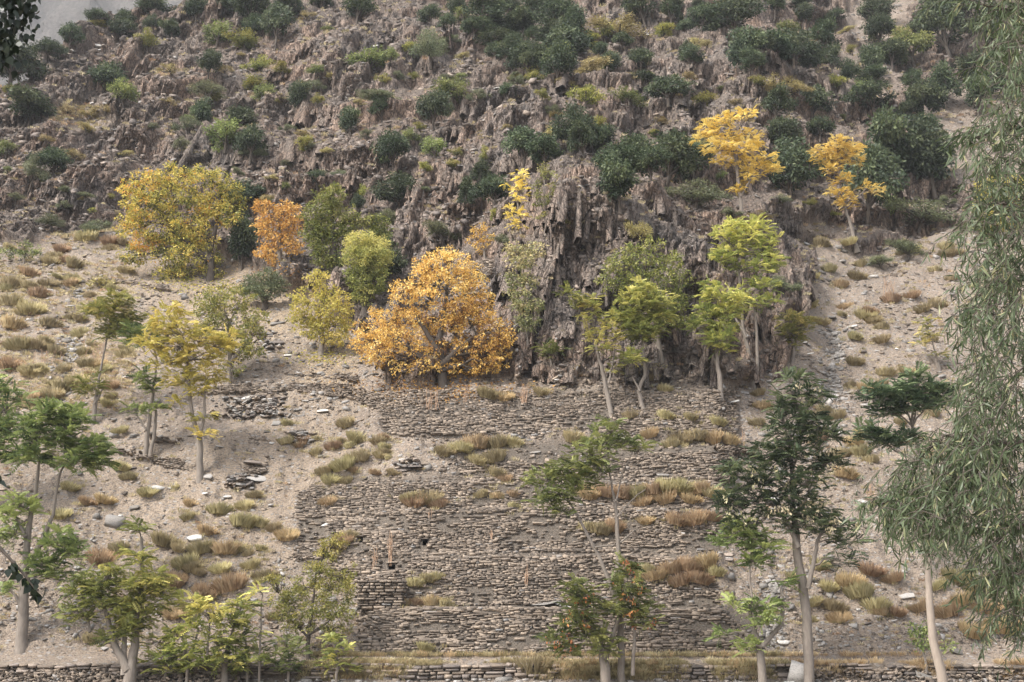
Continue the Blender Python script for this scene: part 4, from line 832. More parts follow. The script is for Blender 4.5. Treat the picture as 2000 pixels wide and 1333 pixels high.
tree('ailanthus_tree', 'tall golden tree standing in front of the upper right oaks', TY, (1449, 420), [[(1450, 424, 9), (1446, 380, 8), (1438, 310, 6), (1430, 270, 4)], [(1446, 385, 5), (1470, 345, 3), (1500, 325, 2)]],
     [(1385, 245, 26, 10, 0), (1420, 238, 30, 12, .05), (1460, 228, 22, 10, .1), (1375, 268, 26, 12, .1), (1415, 265, 36, 16, 0), (1465, 262, 24, 14, 0), (1400, 292, 34, 14, 0), (1445, 295, 34, 16, 0), (1480, 285, 16, 12, 0), (1408, 315, 20, 10, -.1), (1450, 315, 26, 10, -.05), (1495, 312, 26, 8, 0), (1480, 330, 34, 10, 0), (1460, 348, 24, 9, 0), (1505, 330, 18, 8, .1), (1440, 372, 12, 12, -.1)], 'frond', 'gold', .45, .62, lm='the tall golden tree', tvar=.22)
tree('ailanthus_tree', 'golden tree leaning over a curved trunk on the upper right slope', TY, (1672, 476), [[(1674, 480, 9), (1664, 440, 7), (1655, 410, 6), (1645, 360, 4), (1640, 320, 3)], [(1655, 405, 4), (1690, 370, 2)]],
     [(1635, 282, 24, 14, .1), (1605, 298, 28, 12, .05), (1660, 292, 26, 14, .05), (1630, 308, 34, 14, 0), (1672, 310, 18, 12, .1), (1625, 330, 20, 10, -.05), (1645, 350, 18, 12, -.15), (1640, 378, 22, 12, -.1), (1655, 395, 20, 12, -.1), (1700, 365, 26, 7, .05), (1712, 375, 16, 5, 0)], 'frond', 'gold', .45, .6, lm='the leaning golden tree', tvar=.25)
tree('ailanthus_tree', 'yellow-green tree as tall as the cliff, at its right end', TY, (1468, 744), [[(1472, 750, 10), (1464, 690, 9), (1452, 640, 7), (1448, 560, 5), (1442, 500, 4)], [(1478, 738, 7), (1480, 660, 6), (1476, 600, 4)], [(1458, 660, 5), (1438, 620, 4)]],
     [(1440, 440, 34, 12, .3), (1480, 442, 34, 14, .3), (1415, 462, 28, 14, .3), (1460, 465, 40, 18, .2), (1500, 470, 24, 18, .15), (1425, 492, 34, 16, .1), (1480, 495, 36, 18, .1), (1510, 515, 20, 18, .15), (1445, 518, 30, 12, 0), (1485, 525, 26, 14, .05), (1490, 560, 26, 20, -.05), (1470, 590, 26, 16, 0), (1438, 570, 22, 12, .25), (1505, 590, 18, 14, .1), (1410, 505, 16, 16, .1)], 'frond', 'lime', .46, .65, lm='the yellow-green tree by the cliff', tvar=.22)
tree('ailanthus_tree', 'green ailanthus with a pale trunk rooted in the stones at the cliff foot', TY, (1408, 778), [[(1409, 784, 12), (1407, 740, 10), (1402, 700, 8), (1400, 650, 5)]],
     [(1400, 580, 26, 16, .15), (1385, 610, 28, 18, 0), (1420, 610, 24, 16, .1), (1370, 640, 22, 14, -.1), (1410, 640, 26, 14, 0), (1400, 665, 28, 12, 0), (1385, 560, 14, 14, -.1), (1440, 590, 22, 10, .35), (1408, 680, 16, 10, .1)], 'frond', 'lime', .52, .9, tvar=.22)
tree('small_tree', 'small green-topped tree at the right end of the cliff', TY, (1547, 710), [[(1547, 714, 8), (1549, 690, 7), (1555, 660, 4)]],
     [(1545, 625, 24, 12, .2), (1565, 635, 24, 14, .1), (1540, 648, 24, 14, 0), (1558, 655, 18, 10, .05), (1545, 675, 12, 12, .1)], 'frond', 'lime', .42, 1., lm='the small tree right of the cliff', tvar=.25)
tree('ailanthus_tree', 'neat yellow-green umbrella ailanthus on a crooked trunk below the cliff', TY, (1261, 803), [[(1264, 806, 10), (1252, 780, 9), (1248, 760, 8), (1262, 730, 7), (1258, 690, 6), (1258, 640, 4)], [(1250, 765, 4), (1238, 735, 3)]],
     [(1255, 568, 26, 12, .2), (1232, 585, 28, 16, .15), (1280, 590, 28, 16, .15), (1255, 600, 36, 18, .05), (1225, 618, 24, 16, .05), (1290, 618, 24, 14, .1), (1240, 638, 34, 16, -.1), (1275, 640, 34, 14, -.1), (1255, 655, 30, 10, -.1), (1230, 700, 20, 14, .1), (1205, 620, 12, 12, .1)], 'frond', 'lime', .5, 1.1, lm='the umbrella-shaped ailanthus', tvar=.2)
tree('ailanthus_tree', 'thin-crowned crooked ailanthus standing left of the umbrella-shaped one', TY, (1194, 812), [[(1196, 816, 12), (1188, 770, 10), (1178, 720, 8), (1168, 690, 5), (1158, 620, 3)], [(1188, 750, 4), (1200, 700, 3), (1205, 650, 2)]],
     [(1145, 585, 22, 12, .1), (1160, 600, 20, 12, .2), (1150, 620, 18, 12, .1), (1165, 655, 20, 14, .25), (1190, 640, 16, 16, .3), (1175, 680, 22, 14, .2), (1200, 660, 14, 16, .25), (1110, 575, 18, 12, -.15), (1125, 595, 16, 10, -.1), (1195, 720, 12, 10, .1)], 'frond', 'lime', .45, .6, tvar=.25)
tree('leafy_tree', 'wide olive-green bushy tree spread against the cliff face', TY, (1290, 690), [[(1290, 695, 12), (1280, 620, 9), (1260, 540, 6)], [(1283, 640, 7), (1320, 580, 4)]],
     [(1235, 492, 34, 16, .15), (1270, 480, 28, 14, .2), (1210, 515, 34, 22, .1), (1260, 515, 44, 24, .05), (1310, 510, 34, 24, .1), (1195, 545, 30, 24, .1), (1240, 548, 44, 24, -.05), (1300, 550, 44, 26, -.05), (1330, 580, 28, 26, -.05), (1300, 600, 38, 26, -.1), (1335, 540, 24, 20, .05), (1330, 625, 26, 22, .05)], 'leaf', 'ivy', .12, .9, lm='the bushy tree against the cliff', tvar=.32)
tree('vine_bush', 'pale pinkish-green vine hanging on the cliff right of the orange walnut', 'vine', (1030, 650), [[(1030, 655, 6), (1024, 590, 5), (1022, 520, 3)]],
     [(1005, 488, 24, 16, .25), (1040, 490, 26, 18, .3), (1015, 515, 32, 16, .2), (1005, 545, 22, 16, -.1), (1030, 550, 22, 18, .05), (1020, 590, 26, 24, 0), (1045, 600, 20, 22, -.05), (1030, 630, 26, 20, -.15), (1000, 570, 14, 14, -.1)], 'leaf', 'vine', .13, 1.2, tvar=.25)
tree('small_tree', 'slim layered golden tree on the left shoulder of the outcrop', TY, (1018, 462), [[(1022, 466, 6), (1014, 420, 4), (1010, 370, 3)]],
     [(1018, 347, 24, 7, .1), (1005, 360, 22, 7, 0), (1020, 374, 22, 8, 0), (1005, 390, 18, 7, 0), (1008, 408, 18, 7, 0), (1015, 422, 24, 8, .1), (1010, 440, 18, 10, -.1)], 'frond', 'gold', .4, .5, lm='the slim layered golden tree', tvar=.2)
tree('poplar_sapling', 'upright see-through pale poplar beside the slim golden tree', TY, (1066, 440), [[(1066, 444, 5), (1064, 390, 3), (1062, 320, 2)], [(1066, 430, 3), (1085, 350, 1.5)], [(1064, 430, 3), (1045, 350, 1.5)]],
     [(1058, 330, 14, 16, .2), (1072, 345, 14, 18, .2), (1050, 365, 16, 18, 0), (1075, 380, 16, 20, .1), (1055, 395, 20, 20, -.05), (1065, 420, 20, 18, .2), (1085, 360, 8, 18, .2)], 'leaf', 'ivy', .11, .5, tvar=.25)
tree('small_tree', 'tiny frond-topped tree with a pale stem at the middle of the cliff foot', TY, (1075, 742), [[(1076, 746, 7), (1077, 715, 6), (1074, 695, 3)]], [(1062, 682, 18, 8), (1085, 682, 16, 8), (1075, 692, 18, 10)], 'frond', 'green', .42, .7)
tree('stump_tree', 'stubby lopped tree with a few yellow-green shoots on the right slope', TY, (1838, 722), [[(1838, 726, 12), (1832, 705, 10), (1815, 690, 6)], [(1832, 706, 4), (1816, 640, 2)]], [(1812, 630, 16, 12, .2), (1812, 655, 18, 10, .1), (1800, 672, 16, 8, .3), (1830, 690, 14, 8, .1)], 'frond', 'lime', .45, .5)
tree('broadleaf_tree', 'yellow tree half hidden behind the willow on the right', TY, (1945, 470), [[(1945, 480, 9), (1945, 400, 6)]], [(1935, 365, 36, 22), (1960, 395, 40, 26), (1925, 400, 26, 24), (1950, 430, 40, 22), (1980, 360, 26, 26)], 'leaf', 'ochre', .17, .9)
tree('sapling', 'little green shrub beside the pale pink trunk at the bottom right', 'shrub', (1808, 1282), [[(1808, 1286, 5), (1806, 1260, 4)]], [(1795, 1235, 20, 16), (1812, 1225, 16, 12, .1), (1800, 1255, 22, 16), (1850, 1262, 14, 10, .3)], 'leaf', 'green', .12, .9, yb=39.0)
tree('shrub', 'low bright green shrub at the left edge, under the crags', 'shrub', (45, 520), [[(45, 522, 4), (46, 500, 3)]], [(15, 495, 26, 10), (50, 492, 28, 10), (70, 490, 16, 8), (48, 480, 12, 8)], 'leaf', 'green', .14, .8)
tree('fan_bush', 'dry brush fringe hanging over the small bank on the left slope', 'shrub', (200, 562), [[(200, 564, 5), (200, 552, 4)]], [(185, 553, 18, 9), (210, 553, 22, 10), (200, 545, 16, 8)], 'leaf', 'straw', .16, .9)

def litter(cx, cy, rx, ry, n, pal, lb):
    pos = np.array([hit(cx + random.gauss(0, .45) * rx, cy + random.gauss(0, .45) * ry) for _ in range(n)]); pos[:, 2] += .04
    dv = rng.normal(0, 1, pos.shape); dv[:, 2] *= .25
    g = Geo(); g.add(*inst_leaves([LEAF], pos, dv, rng.uniform(.08, .16, n), np.clip(rng.normal(.4, .25, n), 0, 1), rng.normal(1.57, .5, n)))
    tag(link('fallen_leaves', g.mesh('fallen_leaves', PAL[pal])), lb, 'leaves', kind='stuff')
litter(850, 765, 190, 26, 1500, 'orange', 'orange leaves fallen under the huge walnut tree')
litter(380, 560, 140, 24, 700, 'mixed', 'yellow leaves fallen under the broad walnut tree')
litter(545, 535, 60, 18, 300, 'orange', 'orange leaves fallen under the small bright tree')
litter(625, 700, 80, 16, 300, 'ochre', 'yellow leaves fallen beside the orange walnut')

# ------------------------------------------------------------------ oak bushes and shrubs on the crags
def proto_bush(seed, pal, dens, leaf, lobes, tall=1.0, bark=BARKD, spread=1.0):
    global rng
    rng = np.random.default_rng(seed); r = random.Random(seed)
    L, T_ = Geo(), Geo()
    V, Fc = tube([(0, 0, -.12), (.01, 0, .1), (.03 * r.uniform(-1, 1), 0, .3 * tall)], [.035, .028, .02], 6); T_.add(V, Fc)
    for k in range(lobes):
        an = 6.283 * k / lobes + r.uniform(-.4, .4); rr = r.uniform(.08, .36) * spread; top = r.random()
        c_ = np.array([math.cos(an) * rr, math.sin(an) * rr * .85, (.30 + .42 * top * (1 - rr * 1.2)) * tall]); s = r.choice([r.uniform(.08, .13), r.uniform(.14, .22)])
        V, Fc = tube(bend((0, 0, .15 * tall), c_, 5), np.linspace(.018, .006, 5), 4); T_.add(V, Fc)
        crown_leaves(L, c_, (s, s, s * .82 * tall), 'leaf', leaf, dens, (top - .5) * .45, .3, T_, None, .34)  # light from above put into leaf tint: high lobes lighter, low ones darker
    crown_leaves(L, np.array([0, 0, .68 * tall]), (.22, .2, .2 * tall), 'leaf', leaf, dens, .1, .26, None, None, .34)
    return T_.mesh('trunk', bark, True), L.mesh('crown', PAL[pal])
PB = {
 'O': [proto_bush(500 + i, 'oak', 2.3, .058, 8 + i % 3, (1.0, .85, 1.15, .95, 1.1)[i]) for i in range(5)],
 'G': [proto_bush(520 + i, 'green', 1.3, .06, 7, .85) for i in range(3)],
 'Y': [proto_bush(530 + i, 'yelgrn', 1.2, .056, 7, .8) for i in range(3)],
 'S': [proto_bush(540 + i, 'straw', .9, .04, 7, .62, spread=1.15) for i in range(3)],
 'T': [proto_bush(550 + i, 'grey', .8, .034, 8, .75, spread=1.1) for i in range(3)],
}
rng = np.random.default_rng(99)
BUSH = """O 297 18 56 42;O 189 42 42 25;Y 191 52 38 20;O 240 66 46 44;O 252 38 32 30;O 140 76 38 42;O 94 105 50 26;O 22 133 95 80;O 336 63 36 32;O 301 48 24 28;O 387 15 52 50
G 424 66 60 50;O 434 5 36 26;O 486 30 80 62;O 540 58 54 76;Y 480 78 58 52;Y 290 88 40 40;O 408 134 40 50;Y 510 128 48 36;Y 553 138 44 30;S 332 135 36 20;S 440 138 26 18;O 208 168 64 68
G 242 190 58 52;T 408 180 60 44;Y 420 194 30 26;Y 495 168 54 34;G 513 186 44 32;O 590 191 46 48;Y 622 200 28 22;G 620 143 32 18;O 56 216 104 70;Y 18 176 32 18;S 206 217 38 18;S 175 225 30 18
S 168 249 38 22;S 133 218 28 14;O 392 228 42 46;T 366 244 40 40;O 468 240 54 46;G 440 272 74 48;O 490 285 48 62;T 358 285 30 34;Y 600 282 42 34;O 684 240 40 48;O 106 316 56 58;T 62 335 44 72
G 12 295 38 38;S 148 304 32 20;T 168 381 30 20;T 104 434 44 30;T 190 446 44 30;Y 217 389 22 14;O 478 392 60 34;O 620 357 32 28;O 699 22 56 50;O 842 35 38 44;O 895 22 30 34;O 942 28 70 56
O 996 18 36 30;O 950 66 60 36;O 986 84 62 40;O 1021 50 50 44;O 1084 38 62 60;O 1056 10 44 36;O 1028 112 54 62;O 968 100 30 36;O 1100 95 70 60;O 1087 138 66 66;O 1126 90 40 36;O 1042 74 30 26
G 728 122 70 44;G 765 116 30 30;Y 800 90 28 30;T 841 96 56 66;Y 1040 152 34 24;S 1154 134 66 36;S 1206 58 84 46;Y 1182 66 34 40;O 1259 30 60 54;O 1310 32 50 42;Y 1294 60 40 40;O 1214 88 32 28
O 1196 132 46 60;O 1172 105 28 28;O 1252 126 40 36;O 1256 155 40 30;O 1304 178 64 56;O 1340 108 34 40;Y 1144 188 52 50;G 1228 192 50 34;G 884 186 58 48;T 934 190 34 36;O 986 182 30 32;T 738 188 66 28
O 845 226 54 66;O 746 225 38 40;G 800 272 30 36;G 850 294 40 40;O 768 306 66 62;Y 948 305 18 32;Y 832 326 28 20;O 1024 297 60 64;O 1066 300 62 66;O 1119 272 56 64;Y 1084 258 30 20;Y 1168 248 42 42
O 1186 280 50 50;O 1236 300 60 72;O 1200 330 66 50;O 1210 372 80 76;O 1300 328 80 86;O 1330 340 60 70;O 932 350 36 50;O 967 374 52 68;O 909 398 40 48;O 778 386 72 62;Y 710 384 32 32;T 862 462 66 44
T 760 428 40 40;S 1245 455 50 40;O 1368 10 22 22;O 1370 46 52 42;O 1338 56 28 26;Y 1419 14 40 26;O 1436 52 70 58;O 1459 8 40 32;O 1510 26 42 40;O 1566 8 36 22;O 1570 38 36 42;O 1636 38 38 22
O 1344 112 38 44;O 1450 110 60 66;O 1468 132 50 40;O 1517 92 74 62;O 1612 84 66 60;O 1583 120 54 56;O 1624 130 36 40;O 1652 144 32 40;O 1713 20 56 62;O 1716 66 56 60;S 1753 68 42 32;O 1700 134 42 50
O 1710 152 48 42;O 1706 198 80 60;G 1678 180 44 40;G 1786 96 78 80;O 1853 80 86 90;O 1790 56 32 28;O 1783 170 40 34;O 1818 200 70 76;O 1772 220 40 36;O 1846 186 56 70;S 1524 172 66 34;Y 1478 160 32 22
Y 1634 168 42 28;O 1514 212 62 62;O 1584 206 56 60;O 1600 260 50 40;O 1537 276 70 62;O 1540 358 74 90;O 1750 300 110 130;O 1820 310 110 140;O 1690 385 80 120;O 1355 320 90 80;T 1355 385 84 50;T 1795 420 130 60
Y 1370 196 50 30;T 1430 418 44 24;S 1480 420 40 20;G 1745 412 36 36;O 1900 40 70 70;O 1920 140 70 70;O 1910 200 60 60;O 1960 60 80 80;O 1960 170 70 60;T 1770 490 60 34;T 1720 512 50 26;O 475 480 60 90;O 760 520 60 70;G 745 470 50 50
O 700 400 30 26;S 590 262 30 16;S 1100 165 30 16;Y 1660 300 24 16;T 985 470 40 30;T 1530 560 50 40;S 1270 730 60 20;G 905 35 36 30;O 570 20 50 34;O 632 10 44 26;O 500 60 40 30;O 460 20 40 30;S 600 30 26 18;G 640 60 22 14;O 875 60 34 26;S 1555 175 34 20;S 1130 60 30 18;Y 1160 90 26 16;S 1380 90 30 16;S 1650 60 24 14;S 1345 150 30 20;T 1010 160 28 22;S 905 110 24 14;T 780 150 24 20;T 560 250 26 20;S 250 300 24 14;T 300 250 24 16;S 330 200 24 14;S 90 275 24 14;T 30 390 30 24;T 130 370 24 18;S 640 300 20 14;T 660 340 24 18;S 880 320 22 14;S 990 250 26 14;T 1080 215 30 20;Y 1120 230 22 14;S 1290 240 26 14;T 1400 250 24 18;S 1440 200 28 14;T 1640 230 22 16;S 1580 300 20 12;S 1730 260 22 14;T 560 320 24 16;S 530 350 22 12;Y 820 250 22 16;S 700 200 22 12;S 650 150 20 12;T 870 150 22 16;O 965 45 56 44;O 1005 105 60 44;O 1070 75 60 50;O 1060 120 54 50;O 1115 60 50 44;O 925 60 44 36;O 1045 20 44 36;O 1000 60 50 40;O 1480 80 56 44;O 1550 110 56 46;O 1740 110 60 56;O 1800 250 60 60;O 1140 290 60 50;O 1270 330 66 60;G 1090 110 50 44;G 1540 60 44 36"""
bush_items = []
BD = {'O': ('oak_bush', 'dark green oak bush', 'bush'), 'G': ('green_bush', 'bright green bush', 'bush'), 'Y': ('yellowing_bush', 'yellow-green bush', 'bush'),
      'S': ('dry_shrub', 'straw-yellow dry shrub', 'shrub'), 'T': ('grey_shrub', 'grey-green wispy shrub', 'shrub')}
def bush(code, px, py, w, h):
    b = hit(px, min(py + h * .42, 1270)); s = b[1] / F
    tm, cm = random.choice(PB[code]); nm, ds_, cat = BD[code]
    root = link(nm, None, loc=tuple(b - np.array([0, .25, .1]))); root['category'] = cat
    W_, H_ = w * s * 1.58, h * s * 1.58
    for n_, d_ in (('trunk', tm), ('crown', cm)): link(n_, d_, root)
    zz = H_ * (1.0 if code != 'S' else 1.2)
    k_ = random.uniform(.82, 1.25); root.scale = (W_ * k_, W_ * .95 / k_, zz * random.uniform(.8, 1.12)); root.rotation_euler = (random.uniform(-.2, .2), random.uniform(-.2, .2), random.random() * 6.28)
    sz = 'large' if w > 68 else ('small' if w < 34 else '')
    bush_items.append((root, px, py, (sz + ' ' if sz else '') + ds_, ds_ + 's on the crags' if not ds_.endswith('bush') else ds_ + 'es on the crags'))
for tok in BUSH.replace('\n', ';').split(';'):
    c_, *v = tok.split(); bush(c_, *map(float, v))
rb = random.Random(71)
while len(bush_items) < 310:
    px, py = rb.uniform(0, 1880), rb.uniform(20, 450)
    if rock_at(px, py) > .5 and py > CREST(px) + 15: w_ = rb.uniform(16, 34); bush(rb.choice('STTYYG'), px, py, w_, w_ * rb.uniform(.55, .9))

# ------------------------------------------------------------------ grass tufts
def tuft_tpl(seed, n=240, h=.62, k=1.0):
    r = np.random.default_rng(seed); an = r.random(n) * 6.283; rr = np.sqrt(r.random(n)) * .42
    b = np.stack([np.cos(an) * rr, np.sin(an) * rr, -.08 + 0 * rr], -1)
    an2 = an + r.normal(0, .5, n); out = .15 + rr * 1.0
    tip = b + np.stack([np.cos(an2) * out * .55, np.sin(an2) * out * .55, h * np.sqrt(np.clip(1 - (rr / .5) ** 2 * .75, .1, 1)) * r.uniform(.6, 1.1, n)], -1)
    mid = (b + tip) / 2 + np.array([0, 0, .08]); wd = k * r.uniform(.012, .022, n)[:, None] * np.stack([-np.sin(an2), np.cos(an2), 0 * an], -1)
    if k != 1.0: return np.stack([b, mid + wd, tip, mid - wd], 1).reshape(-1, 3), np.arange(n * 4).reshape(n, 4), None
    V = np.stack([b - wd, b + wd, mid + wd, tip, mid - wd], 1).reshape(-1, 3); Fc = np.arange(n * 5).reshape(n, 5)
    return V, Fc, np.repeat(np.clip(.5 + r.normal(0, .22, n), 0, 1), 5)
TUFT = {}
for p_ in ('g_straw', 'g_olive', 'g_rust'):
    TUFT[p_] = []
    for k in range(4):
        V, Fc, A = tuft_tpl(600 + k, 330); TUFT[p_].append(mesh_np('grass_tuft', V, Fc, {'tint': A}, False, PAL[p_]))
tuft_items = []
TD = {'g_straw': 'straw-coloured', 'g_olive': 'olive-green', 'g_rust': 'rust-brown'}
def tuft(px, py, w, pal=None, hs_=1.0):
    if pal is None: pal = random.choices(['g_straw', 'g_olive', 'g_rust'], (5, 4, 1.3))[0]
    b = hit(px, py); s = b[1] / F * w
    o = link('grass_tuft', random.choice(TUFT[pal]), loc=tuple(b + np.array([0, 0, -.02]))); o.scale = (s * 1.0, s * .9, s * 1.0 * hs_ * random.uniform(.8, 1.2)); o.rotation_euler = (-.3, 0, random.random() * 6.28)
    o['category'] = 'grass'
    tuft_items.append((o, px, py, ('small ' if w < 18 else 'wide ' if w > 34 else '') + TD[pal] + ' grass tuft', 'grass tufts on the slopes and ledges'))
HT = [(120, 492, 30, 'g_rust'), (170, 470, 40, 'g_straw'), (215, 480, 34, 'g_rust'), (100, 515, 34, 'g_straw'), (60, 540, 40, 'g_rust'), (20, 560, 44, 'g_straw'), (95, 560, 36, 'g_olive'), (145, 525, 36, 'g_olive'), (140, 545, 26, 'g_olive'),
 (20, 600, 50, 'g_straw'), (75, 580, 40, 'g_rust'), (60, 610, 46, 'g_straw'), (100, 640, 44, 'g_olive'), (25, 645, 46, 'g_rust'), (40, 680, 50, 'g_olive'), (75, 680, 36, 'g_straw'), (110, 690, 36, 'g_olive'), (20, 720, 44, 'g_rust'), (60, 730, 44, 'g_straw'),
 (160, 660, 34, 'g_straw'), (165, 690, 30, 'g_olive'), (190, 715, 34, 'g_rust'), (120, 765, 44, 'g_olive'), (150, 750, 40, 'g_straw'), (100, 775, 40, 'g_straw'), (60, 780, 36, 'g_rust'), (210, 790, 30, 'g_straw'), (235, 845, 34, 'g_olive'),
 (235, 918, 34, 'g_straw'), (250, 935, 30, 'g_olive'), (288, 965, 34, 'g_olive'), (135, 955, 34, 'g_straw'), (120, 1010, 36, 'g_olive'), (205, 980, 40, 'g_rust'), (170, 985, 34, 'g_rust'), (368, 1012, 28, 'g_olive'), (430, 1005, 48, 'g_olive'), (478, 992, 32, 'g_straw'),
 (405, 1042, 40, 'g_rust'), (475, 1025, 50, 'g_olive'), (505, 1028, 40, 'g_straw'), (320, 1065, 50, 'g_olive'), (350, 1075, 34, 'g_straw'), (395, 1078, 48, 'g_olive'), (440, 1080, 50, 'g_rust'), (470, 1075, 34, 'g_straw'), (365, 1105, 46, 'g_olive'), (430, 1115, 40, 'g_straw'), (200, 1095, 50, 'g_rust'), (235, 1080, 36, 'g_olive'),
 (340, 1140, 44, 'g_rust'), (450, 1150, 60, 'g_rust'), (400, 1165, 50, 'g_rust'), (490, 1110, 34, 'g_straw'), (560, 1050, 40, 'g_rust'), (535, 1035, 30, 'g_straw'), (180, 1255, 36, 'g_olive'), (340, 1205, 40, 'g_rust'), (375, 1195, 40, 'g_straw'), (520, 1130, 44, 'g_olive'),
 (675, 830, 34, 'g_straw'), (695, 860, 38, 'g_olive'), (740, 865, 32, 'g_straw'), (650, 875, 30, 'g_rust'), (670, 915, 50, 'g_olive'), (700, 900, 44, 'g_straw'), (745, 890, 30, 'g_straw'), (645, 945, 34, 'g_olive'), (640, 985, 34, 'g_rust'), (590, 860, 26, 'g_rust'), (560, 865, 28, 'g_straw'), (770, 925, 26, 'g_straw'), (675, 945, 28, 'g_olive'),
 (812, 985, 46, 'g_rust'), (835, 980, 50, 'g_olive'), (858, 990, 38, 'g_rust'), (800, 975, 34, 'g_straw'), (900, 880, 44, 'g_straw'), (930, 876, 50, 'g_rust'), (970, 872, 50, 'g_olive'), (1000, 870, 40, 'g_straw'), (870, 885, 40, 'g_olive'), (935, 905, 40, 'g_straw'), (965, 902, 44, 'g_olive'), (972, 928, 34, 'g_olive'), (985, 940, 30, 'g_rust'), (940, 970, 26, 'g_straw'), (970, 972, 26, 'g_rust'), (1000, 970, 24, 'g_rust'), (1005, 995, 26, 'g_olive'),
 (1150, 968, 44, 'g_rust'), (1185, 965, 46, 'g_rust'), (1215, 972, 44, 'g_rust'), (1245, 968, 46, 'g_olive'), (1275, 965, 46, 'g_rust'), (1305, 960, 50, 'g_straw'), (1335, 958, 50, 'g_olive'), (1365, 962, 44, 'g_rust'), (1390, 965, 40, 'g_straw'), (1350, 978, 44, 'g_rust'), (1300, 980, 44, 'g_rust'), (1255, 985, 40, 'g_rust'),
 (1320, 1022, 46, 'g_rust'), (1355, 1018, 50, 'g_rust'), (1385, 1015, 40, 'g_rust'), (1170, 1040, 44, 'g_olive'), (1200, 1035, 40, 'g_rust'), (1145, 1035, 30, 'g_straw'), (1260, 1020, 30, 'g_rust'),
 (1280, 1130, 46, 'g_rust'), (1310, 1118, 46, 'g_rust'), (1345, 1112, 50, 'g_rust'), (1380, 1105, 50, 'g_rust'), (1330, 1140, 46, 'g_rust'), (1365, 1138, 50, 'g_rust'), (1395, 1125, 36, 'g_straw'), (1260, 1120, 34, 'g_straw'),
 (810, 1145, 34, 'g_straw'), (835, 1135, 34, 'g_olive'), (850, 1130, 34, 'g_straw'), (815, 1180, 30, 'g_rust'), (840, 1182, 36, 'g_rust'), (870, 1184, 30, 'g_straw'), (790, 1182, 26, 'g_rust'), (670, 1060, 36, 'g_rust'), (685, 1050, 34, 'g_straw'), (660, 1075, 34, 'g_olive'), (829, 1268, 36, 'g_olive'),
 (1330, 865, 44, 'g_olive'), (1360, 862, 44, 'g_straw'), (1390, 866, 44, 'g_rust'), (1420, 868, 40, 'g_rust'), (1310, 872, 34, 'g_straw'), (1120, 862, 40, 'g_straw'), (1270, 850, 34, 'g_rust'), (1300, 815, 34, 'g_straw'), (1350, 820, 30, 'g_olive'), (1300, 765, 30, 'g_straw'), (1275, 740, 30, 'g_olive'), (1230, 815, 30, 'g_straw'), (955, 775, 46, 'g_olive'), (985, 778, 34, 'g_rust'), (1060, 768, 34, 'g_straw'),
 (1480, 770, 30, 'g_straw'), (1490, 800, 34, 'g_rust'), (1400, 830, 34, 'g_olive'), (1480, 830, 30, 'g_olive'), (1305, 640, 22, 'g_straw'),
 (1665, 870, 34, 'g_rust'), (1680, 850, 30, 'g_straw'), (1640, 890, 30, 'g_straw'), (1680, 890, 40, 'g_olive'), (1620, 900, 28, 'g_rust'), (1650, 930, 46, 'g_rust'), (1720, 760, 36, 'g_olive'), (1690, 765, 36, 'g_rust'), (1730, 735, 34, 'g_straw'), (1670, 710, 32, 'g_olive'), (1720, 670, 36, 'g_straw'), (1670, 660, 28, 'g_olive'), (1800, 610, 40, 'g_olive'), (1830, 600, 34, 'g_straw'), (1700, 610, 30, 'g_rust'), (1740, 590, 34, 'g_rust'), (1780, 580, 36, 'g_rust'), (1690, 620, 36, 'g_straw'), (1650, 600, 28, 'g_rust'), (1640, 560, 30, 'g_rust'), (1675, 545, 34, 'g_olive'), (1590, 545, 26, 'g_straw'), (1680, 520, 26, 'g_straw'), (1620, 530, 30, 'g_olive'), (1660, 480, 30, 'g_straw'),
 (1700, 1120, 50, 'g_rust'), (1660, 1145, 50, 'g_rust'), (1745, 1135, 40, 'g_rust'), (1680, 1165, 50, 'g_olive'), (1710, 1190, 50, 'g_straw'), (1630, 1190, 46, 'g_olive'), (1720, 1200, 34, 'g_rust'), (1750, 1200, 36, 'g_rust'), (1640, 1215, 40, 'g_rust'), (1870, 1130, 50, 'g_olive'), (1900, 1150, 46, 'g_olive'), (1830, 1150, 40, 'g_straw'), (1950, 1140, 50, 'g_olive'), (1880, 1180, 40, 'g_rust'), (1850, 1200, 50, 'g_rust'), (1930, 1190, 50, 'g_rust'), (1800, 1190, 44, 'g_rust'), (1600, 1110, 36, 'g_olive'), (1620, 1150, 36, 'g_straw'), (1580, 1215, 30, 'g_straw'), (1590, 1180, 36, 'g_olive'), (1960, 1230, 60, 'g_rust'), (1900, 1240, 50, 'g_rust'), (1550, 1130, 30, 'g_olive'), (1990, 1180, 40, 'g_rust')]
for t_ in HT: tuft(*t_)
rr_ = random.Random(5)
while len(tuft_items) < 292:
    z_ = rr_.random()
    if z_ < .45: px, py = rr_.uniform(0, 260), rr_.uniform(470, 800)
    elif z_ < .6: px, py = rr_.uniform(280, 560), rr_.uniform(940, 1240)
    elif z_ < .85: px, py = rr_.uniform(1560, 1900), rr_.uniform(480, 1000)
    else: px, py = rr_.uniform(560, 760), rr_.uniform(820, 930)
    if rock_at(px, py) < .5: tuft(px, py, rr_.uniform(16, 34))
